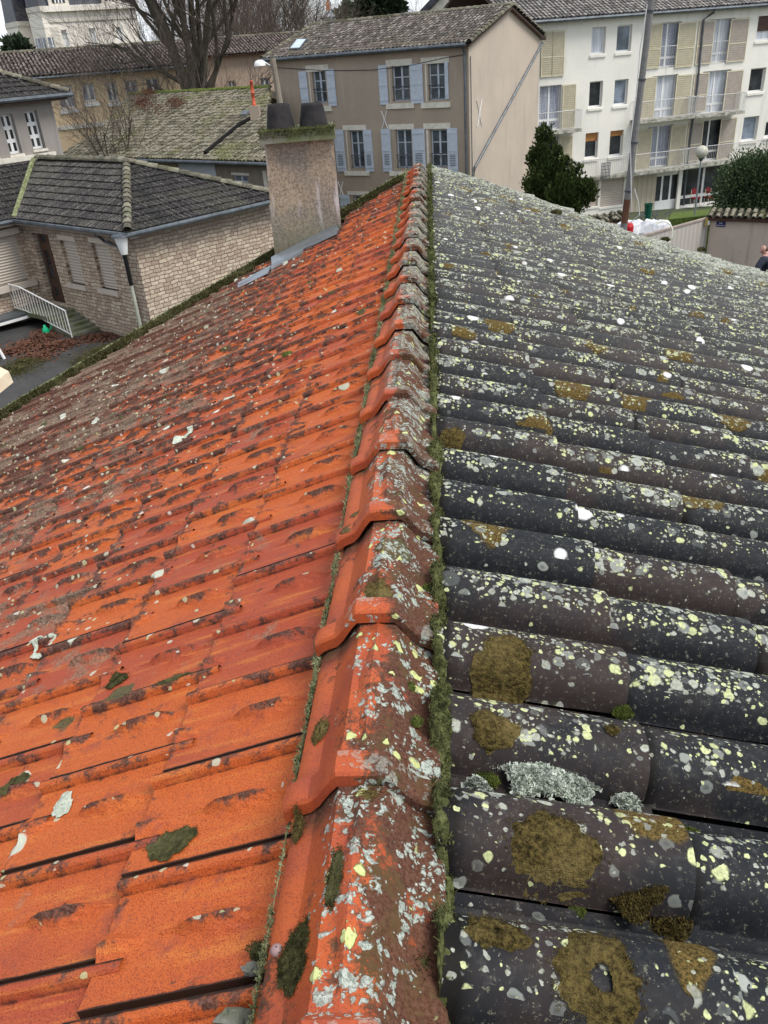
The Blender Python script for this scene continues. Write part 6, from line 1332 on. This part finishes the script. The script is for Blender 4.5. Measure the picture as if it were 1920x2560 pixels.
def text(body, W_, a, z, size, off, m, parent):
    cu = bpy.data.curves.new('lettering', 'FONT'); cu.body = body; cu.size = size; cu.align_x = 'CENTER'; cu.align_y = 'CENTER'; cu.extrude = .002
    o = bpy.data.objects.new('lettering', cu); COL.objects.link(o); dg = bpy.context.evaluated_depsgraph_get(); me = bpy.data.meshes.new_from_object(o.evaluated_get(dg)); bpy.data.objects.remove(o)
    X_ = np.array([*W_.d, 0]); 
    if np.cross(X_, [0, 0, 1.])@np.array([*W_.n, 0]) < 0: X_ = -X_
    n3 = np.array([*W_.n, 0]); c = np.array(W_.P(a, z, off)); Mx = Matrix(((X_[0], 0, n3[0], c[0]), (X_[1], 0, n3[1], c[1]), (X_[2], 1, n3[2], c[2]), (0, 0, 0, 1)))
    me.transform(Matrix.Translation(-Vector(root_loc(parent)))@Mx); o = bpy.data.objects.new('lettering', me); me.materials.clear(); me.materials.append(m); COL.objects.link(o); o.parent = parent; return o
hS = r_[3]-r_[2]; wS = r_[1]-r_[0]
text('RUE', WJ, (r_[0]+r_[1])/2, r_[2]+hS*.70, hS*.36, .034, M['white'], sg); text('JEAN MACE', WJ, (r_[0]+r_[1])/2, r_[2]+hS*.28, min(hS*.34, wS*.17), .034, M['white'], sg)
r_ = WJ.rect(Z3, 1258, 1405, 1284, 1452); mb_ = thing('wall_light', 'yellowish wall lantern with a white lower part at the end of the garden wall', 'lamp', WJ.P(.0, r_[2], .1))
WJ.part('lantern', m_flat("ochre_glass", (.40, .30, .08), .4), mb_, r_[0]+.05, r_[1]-.05, r_[3]-.28, r_[3], .02, .28); WJ.part('lower_box', M['white'], mb_, r_[0]-.02, r_[1], r_[2], r_[2]+.16, .02, .2)
# gate
WQ = Wall(*Z3(1282, 1415), 33.1, hdir(4200)); gt = thing('sliding_gate', 'long beige ribbed metal gate between the rubble sacks and the garden wall', 'gate', (*WQ.C[:2], gz(*WQ.C[:2])))
aq, _ = WQ.at(*Z3(740, 1468)); pts = ((aq, -11), (-.05, -11), (-.05, WQ.C[2]), (aq, WQ.C[2]))
b = MB(); fr_ = [WQ.P(a, z, 0) for a, z in pts]; bk_ = [WQ.P(a, z, -.06) for a, z in pts]; uvs = [(a, z, 0) for a, z in pts]; b.quad(*fr_, uv=uvs); b.quad(*bk_[::-1], uv=uvs[::-1]); b.quad(fr_[3], fr_[2], bk_[2], bk_[3], uv=uvs); b.build('ribbed_panel', M['gate'], gt, uv=True)
WQ.part('top_rail', M['fascia'], gt, aq, -.05, WQ.C[2], WQ.C[2]+.06, -.08, .03)
# low rubble-tile wall behind the roof, left of the pole
WL = Wall(*Z3(735, 1400), 36, hdir(6000)); lw = thing('low_wall', 'low wall with broken curved tiles stacked on top, left of the utility pole', 'wall', (*WL.C[:2], gz(*WL.C[:2])))
al, _ = WL.at(*Z3(470, 1400)); WL.part('wall', M['streetwall'], lw, al, 0, -11, WL.C[2]-.1, -.3, 0)
roof_patch('tile_coping', M['roof_moss'], lw, [np.array(WL.P(al, WL.C[2]-.12, .22)), np.array(WL.P(0, WL.C[2]-.12, .22)), np.array(WL.P(0, WL.C[2]+.10, -.3)), np.array(WL.P(al, WL.C[2]+.10, -.3))], .24, .26, .09, jit=(.04, .05, .03))
# sacks
sacks = [((775, 1428), .62, .40), ((870, 1426), .52, .38), ((955, 1416), .55, .36)]
for i, ((x, y), rw, rh) in enumerate(sacks):
    p = at_dist(*Z3(x, y), 35.2); b = MB(); n_ = 14; zz0 = p[2]-rh-.5
    prof = [(.9, 0), (1., .25), (.98, .6), (.85, .95), (.55, 1.12), (.2, 1.05), (.0, 1.0)]; k0 = len(b.v)
    for rr_, hh_ in prof:
        for k_ in range(n_): an = 6.283*k_/n_; wob = 1+rng.normal(0, .09); b.v.append((p[0]+rw*rr_*wob*math.cos(an), p[1]+rw*.8*rr_*wob*math.sin(an), zz0+(rh*2*hh_)*(1+rng.normal(0, .05)))); b.u.append((0, 0, 0))
    for a in range(len(prof)-1):
        for k_ in range(n_): k2 = (k_+1) % n_; b.f.append((a*n_+k_, a*n_+k2, (a+1)*n_+k2, (a+1)*n_+k_))
    t = thing('rubble_sack', ['big white rubble sack right beside the utility pole', 'white rubble sack in the middle of the three behind the gate', 'white rubble sack with rusty rubble at the right of the three'][i], 'sack', (p[0], p[1], zz0), 'white rubble sacks behind the gate')
    b.build('sack_body', M['sack'], t)
    b = MB(); [b.tube([p+np.array([sx*rw*.5, -.3, rh*.2]), p+np.array([sx*rw*.7, -.25, rh*.9]), p+np.array([sx*rw*.2, -.25, rh*.5])], .02, 4) for sx in (-1, 1)]; b.build('strap', M['iron'], t)
# green bin
p = at_dist(*Z3(880, 1395), 49.0); b = MB(); b.lathe((p[0], p[1], p[2]-.15), [(.0, 0), (.17, 0), (.21, .70), (.235, .71), (.235, .76), (.20, .76), (.18, .1), (0, .1)], 20); tb = b.build('green_bin', M['green_bin'], None, smooth=False); tag(tb, 'dark green open plastic bin beside the white entrance door', 'bin')
# grass strip and path in the block's garden
gA, gB, gC, gD = [at_dist(*Z3(x, y), D) for x, y, D in ((985, 1425, 37), (1330, 1392, 37), (1345, 1350, 47), (1040, 1378, 47))]
# raised garden bed reaching the gate top level
bed_ = MB(); zg_ = [q_[2] for q_ in (gA, gB, gC, gD)]; bed_.box8([(q_[0], q_[1], -11) for q_ in (gA, gB, gC, gD)]+[tuple(q_) for q_ in (gA, gB, gC, gD)])
tag(bed_.build('lawn', M['grass']), kind='structure')
# utility pole
pt_, pb_ = at_dist(*Z3(905, -5), 30), at_dist(*Z3(728, 1445), 30); pb2 = pb_+(pb_-pt_)*.25
up_ = thing('utility_pole', 'tall leaning dark grey utility pole with steel bands and a rusty foot', 'pole', (pb2[0], pb2[1], pb2[2]))
ax = pt_-pb_; pr = lambda f_: pb_+ax*f_
b = MB(); b.tube([pr(.0), pr(.12)], .112, 10); b.build('rusty_section', M['rust'], up_); b = MB(); b.tube([pb2, pr(.0)], .115, 10); b.build('foot_section', M['poleconc'], up_)
b = MB(); b.tube([pr(.12), pr(1.02), pr(1.2)], [.11, .095, .09], 10); b.build('shaft', M['poleconc'], up_)
for f_ in (.155, .385, .665, .95): b = MB(); b.tube([pr(f_), pr(f_+.008)], .128, 10); b.build('steel_band', M['iron'], up_)
b = MB(); b.tube([pr(.98)+np.array([-.15, -.15, 0]), pr(.8)+np.array([-.20, -.15, 0]), pr(.6)+np.array([-.15, -.16, 0]), pr(.4)+np.array([-.17, -.16, 0]), pr(.06)+np.array([.16, -.15, 0])], .018, 5); b.tube([pr(.17)+np.array([.17, -.1, 0]), pr(.10)+np.array([.36, -.1, 0]), pr(.04)+np.array([.45, -.1, 0]), pr(0)+np.array([.15, -.1, 0])], .018, 5); b.build('cable', M['rail'], up_)
p = at_dist(*Z3(758, 1448), 31.5); b = MB(); b.lathe((p[0], p[1], p[2]-.6), [(.0, 0), (.16, 0), (.18, .5), (.12, .62), (.0, .64)], 12); tag(b.build('red_bucket', m_flat("red_plastic", (.50, .02, .03), .4)), 'small red plastic bucket at the foot of the utility pole', 'bucket')
# globe street lamp
p = at_dist(*Z3(1230, 985), 40); pg = at_dist(*Z3(1183, 1400), 40)
gl_ = thing('globe_lamp', 'street lamp with a frosted globe on a thin grey post in front of the balcony', 'street lamp', (pg[0], pg[1], pg[2]-.6))
b = MB(); b.tube([pg-np.array([0, 0, .8]), p-np.array([0, 0, .26])], [.05, .035], 8); b.build('post', M['zinc'], gl_)
b = MB(); R_ = .26; b.lathe((p[0], p[1], p[2]), [(R_*math.sin(a), -R_*math.cos(a)) for a in np.linspace(.05, 3.1, 12)], 18); b.build('globe', M['globe'], gl_, smooth=True); b = MB(); b.lathe((p[0], p[1], p[2]-.36), [(.04, 0), (.10, .06), (.10, .13), (.0, .13)], 10); b.build('collar', M['iron'], gl_)
# wooden pole with white lamp at the left corner of the brown house
p0, p1 = at_dist(*Z2(215, 560), 40), at_dist(*Z2(180, 350), 40); pz0 = gz(p0[0], p0[1])
wp = thing('wooden_pole', 'weathered wooden pole with a white hooded street light at the brown house corner', 'pole', (p0[0], p0[1], pz0))
b = MB(); dn_ = (p0-p1)/abs((p0-p1)[2]); b.tube([p1+dn_*(p1[2]-pz0), p0, p1-dn_*.3], [.15, .13, .12], 8); b.build('shaft', M['boards'], wp)
pl_ = at_dist(*Z2(105, 338), 40); b = MB(); b.lathe((pl_[0], pl_[1], pl_[2]), [(.25, -.09), (.24, 0), (.18, .10), (.06, .14), (.0, .14)], 14); b.build('lamp_hood', M['white'], wp, smooth=True); b = MB(); b.tube([pl_+np.array([.1, 0, .12]), p1+np.array([0, 0, -.1])], .03, 6); b.build('lamp_arm', M['zinc'], wp)
# person behind the far verge: bald head, navy jacket, leaning
ph = at_dist(1905, 622, 23.5); gp = gz(ph[0], ph[1])
pe = thing('person', 'balding person in a dark navy jacket before the garden wall at the right edge', 'person', (ph[0]+.25, ph[1], ph[2]-1.45))
hx, hy, hz_ = ph[0], ph[1], ph[2]
bm_v = [(.30, .04, -.78), (.26, .03, -.46), (.20, .02, -.22), (.09, .01, -.11), (.02, 0, .01), (-.02, 0, .03), (.02, -.18, -.24), (-.14, -.24, -.42), (-.05, -.34, -.62), (.40, .16, -.24), (.50, .18, -.48), (.44, .02, -.70), (.24, -.05, -1.15), (.22, -.07, -1.55), (.38, .13, -1.15), (.40, .13, -1.55)]
bm_r = [.16, .17, .18, .07, .10, .085, .08, .06, .042, .08, .06, .042, .095, .06, .095, .06]
bm_e = [(0, 1), (1, 2), (2, 3), (3, 4), (4, 5), (2, 6), (6, 7), (7, 8), (2, 9), (9, 10), (10, 11), (0, 12), (12, 13), (0, 14), (14, 15)]
def skin_body(name, verts, edges, radii, m, parent, base):
    me = bpy.data.meshes.new(name); L_ = Vector(root_loc(parent)); me.from_pydata([tuple(Vector(base)+Vector(v_)-L_) for v_ in verts], edges, [])
    o = bpy.data.objects.new(name, me); COL.objects.link(o); o.parent = parent; o.modifiers.new('skin', 'SKIN'); o.modifiers.new('sub', 'SUBSURF').render_levels = 2; o.modifiers['sub'].levels = 2
    for v_, r0_ in zip(me.skin_vertices[0].data, radii): v_.radius = (r0_, r0_)
    me.skin_vertices[0].data[0].use_root = True; dg = bpy.context.evaluated_depsgraph_get(); me2 = bpy.data.meshes.new_from_object(o.evaluated_get(dg)); bpy.data.objects.remove(o)
    me2.materials.clear(); me2.materials.append(m); o = bpy.data.objects.new(name, me2); COL.objects.link(o); o.parent = parent; me2.polygons.foreach_set('use_smooth', np.ones(len(me2.polygons), bool)); return o
skin_body('body', bm_v, bm_e, bm_r, M['skin'], pe, (hx, hy, hz_))
jk = [i for i in (0, 1, 2, 6, 7, 8, 9, 10, 11)]; mp_i = {a: i for i, a in enumerate(jk)}
skin_body('jacket', [bm_v[i] for i in jk], [(mp_i[a], mp_i[b_]) for a, b_ in bm_e if a in mp_i and b_ in mp_i], [bm_r[i]*1.22+.015 for i in jk], M['jacket'], pe, (hx, hy, hz_))
jk = [0, 12, 13, 14, 15]; mp_i = {a: i for i, a in enumerate(jk)}
skin_body('trousers', [bm_v[i] for i in jk], [(mp_i[a], mp_i[b_]) for a, b_ in bm_e if a in mp_i and b_ in mp_i], [bm_r[i]*1.12+.01 for i in jk], M['iron'], pe, (hx, hy, hz_))
b = MB(); b.lathe((hx+.06, hy+.02, hz_-.04), [(.085, -.05), (.098, -.0), (.090, .05), (.080, .055)], 14); b.build('hair_fringe', M['hair'], pe, smooth=True)
b = MB(); b.lathe((hx-.06, hy-.075, hz_-.05), [(.004, -.02), (.016, -.012), (.010, .02), (.002, .03)], 6); b.build('nose', M['skin'], pe, smooth=True)
# street and pavement on the right
sheet('street', M['asphalt'], [(2, 10), (22, 8), (24, 30), (12, 34), (3, 33)], .02)
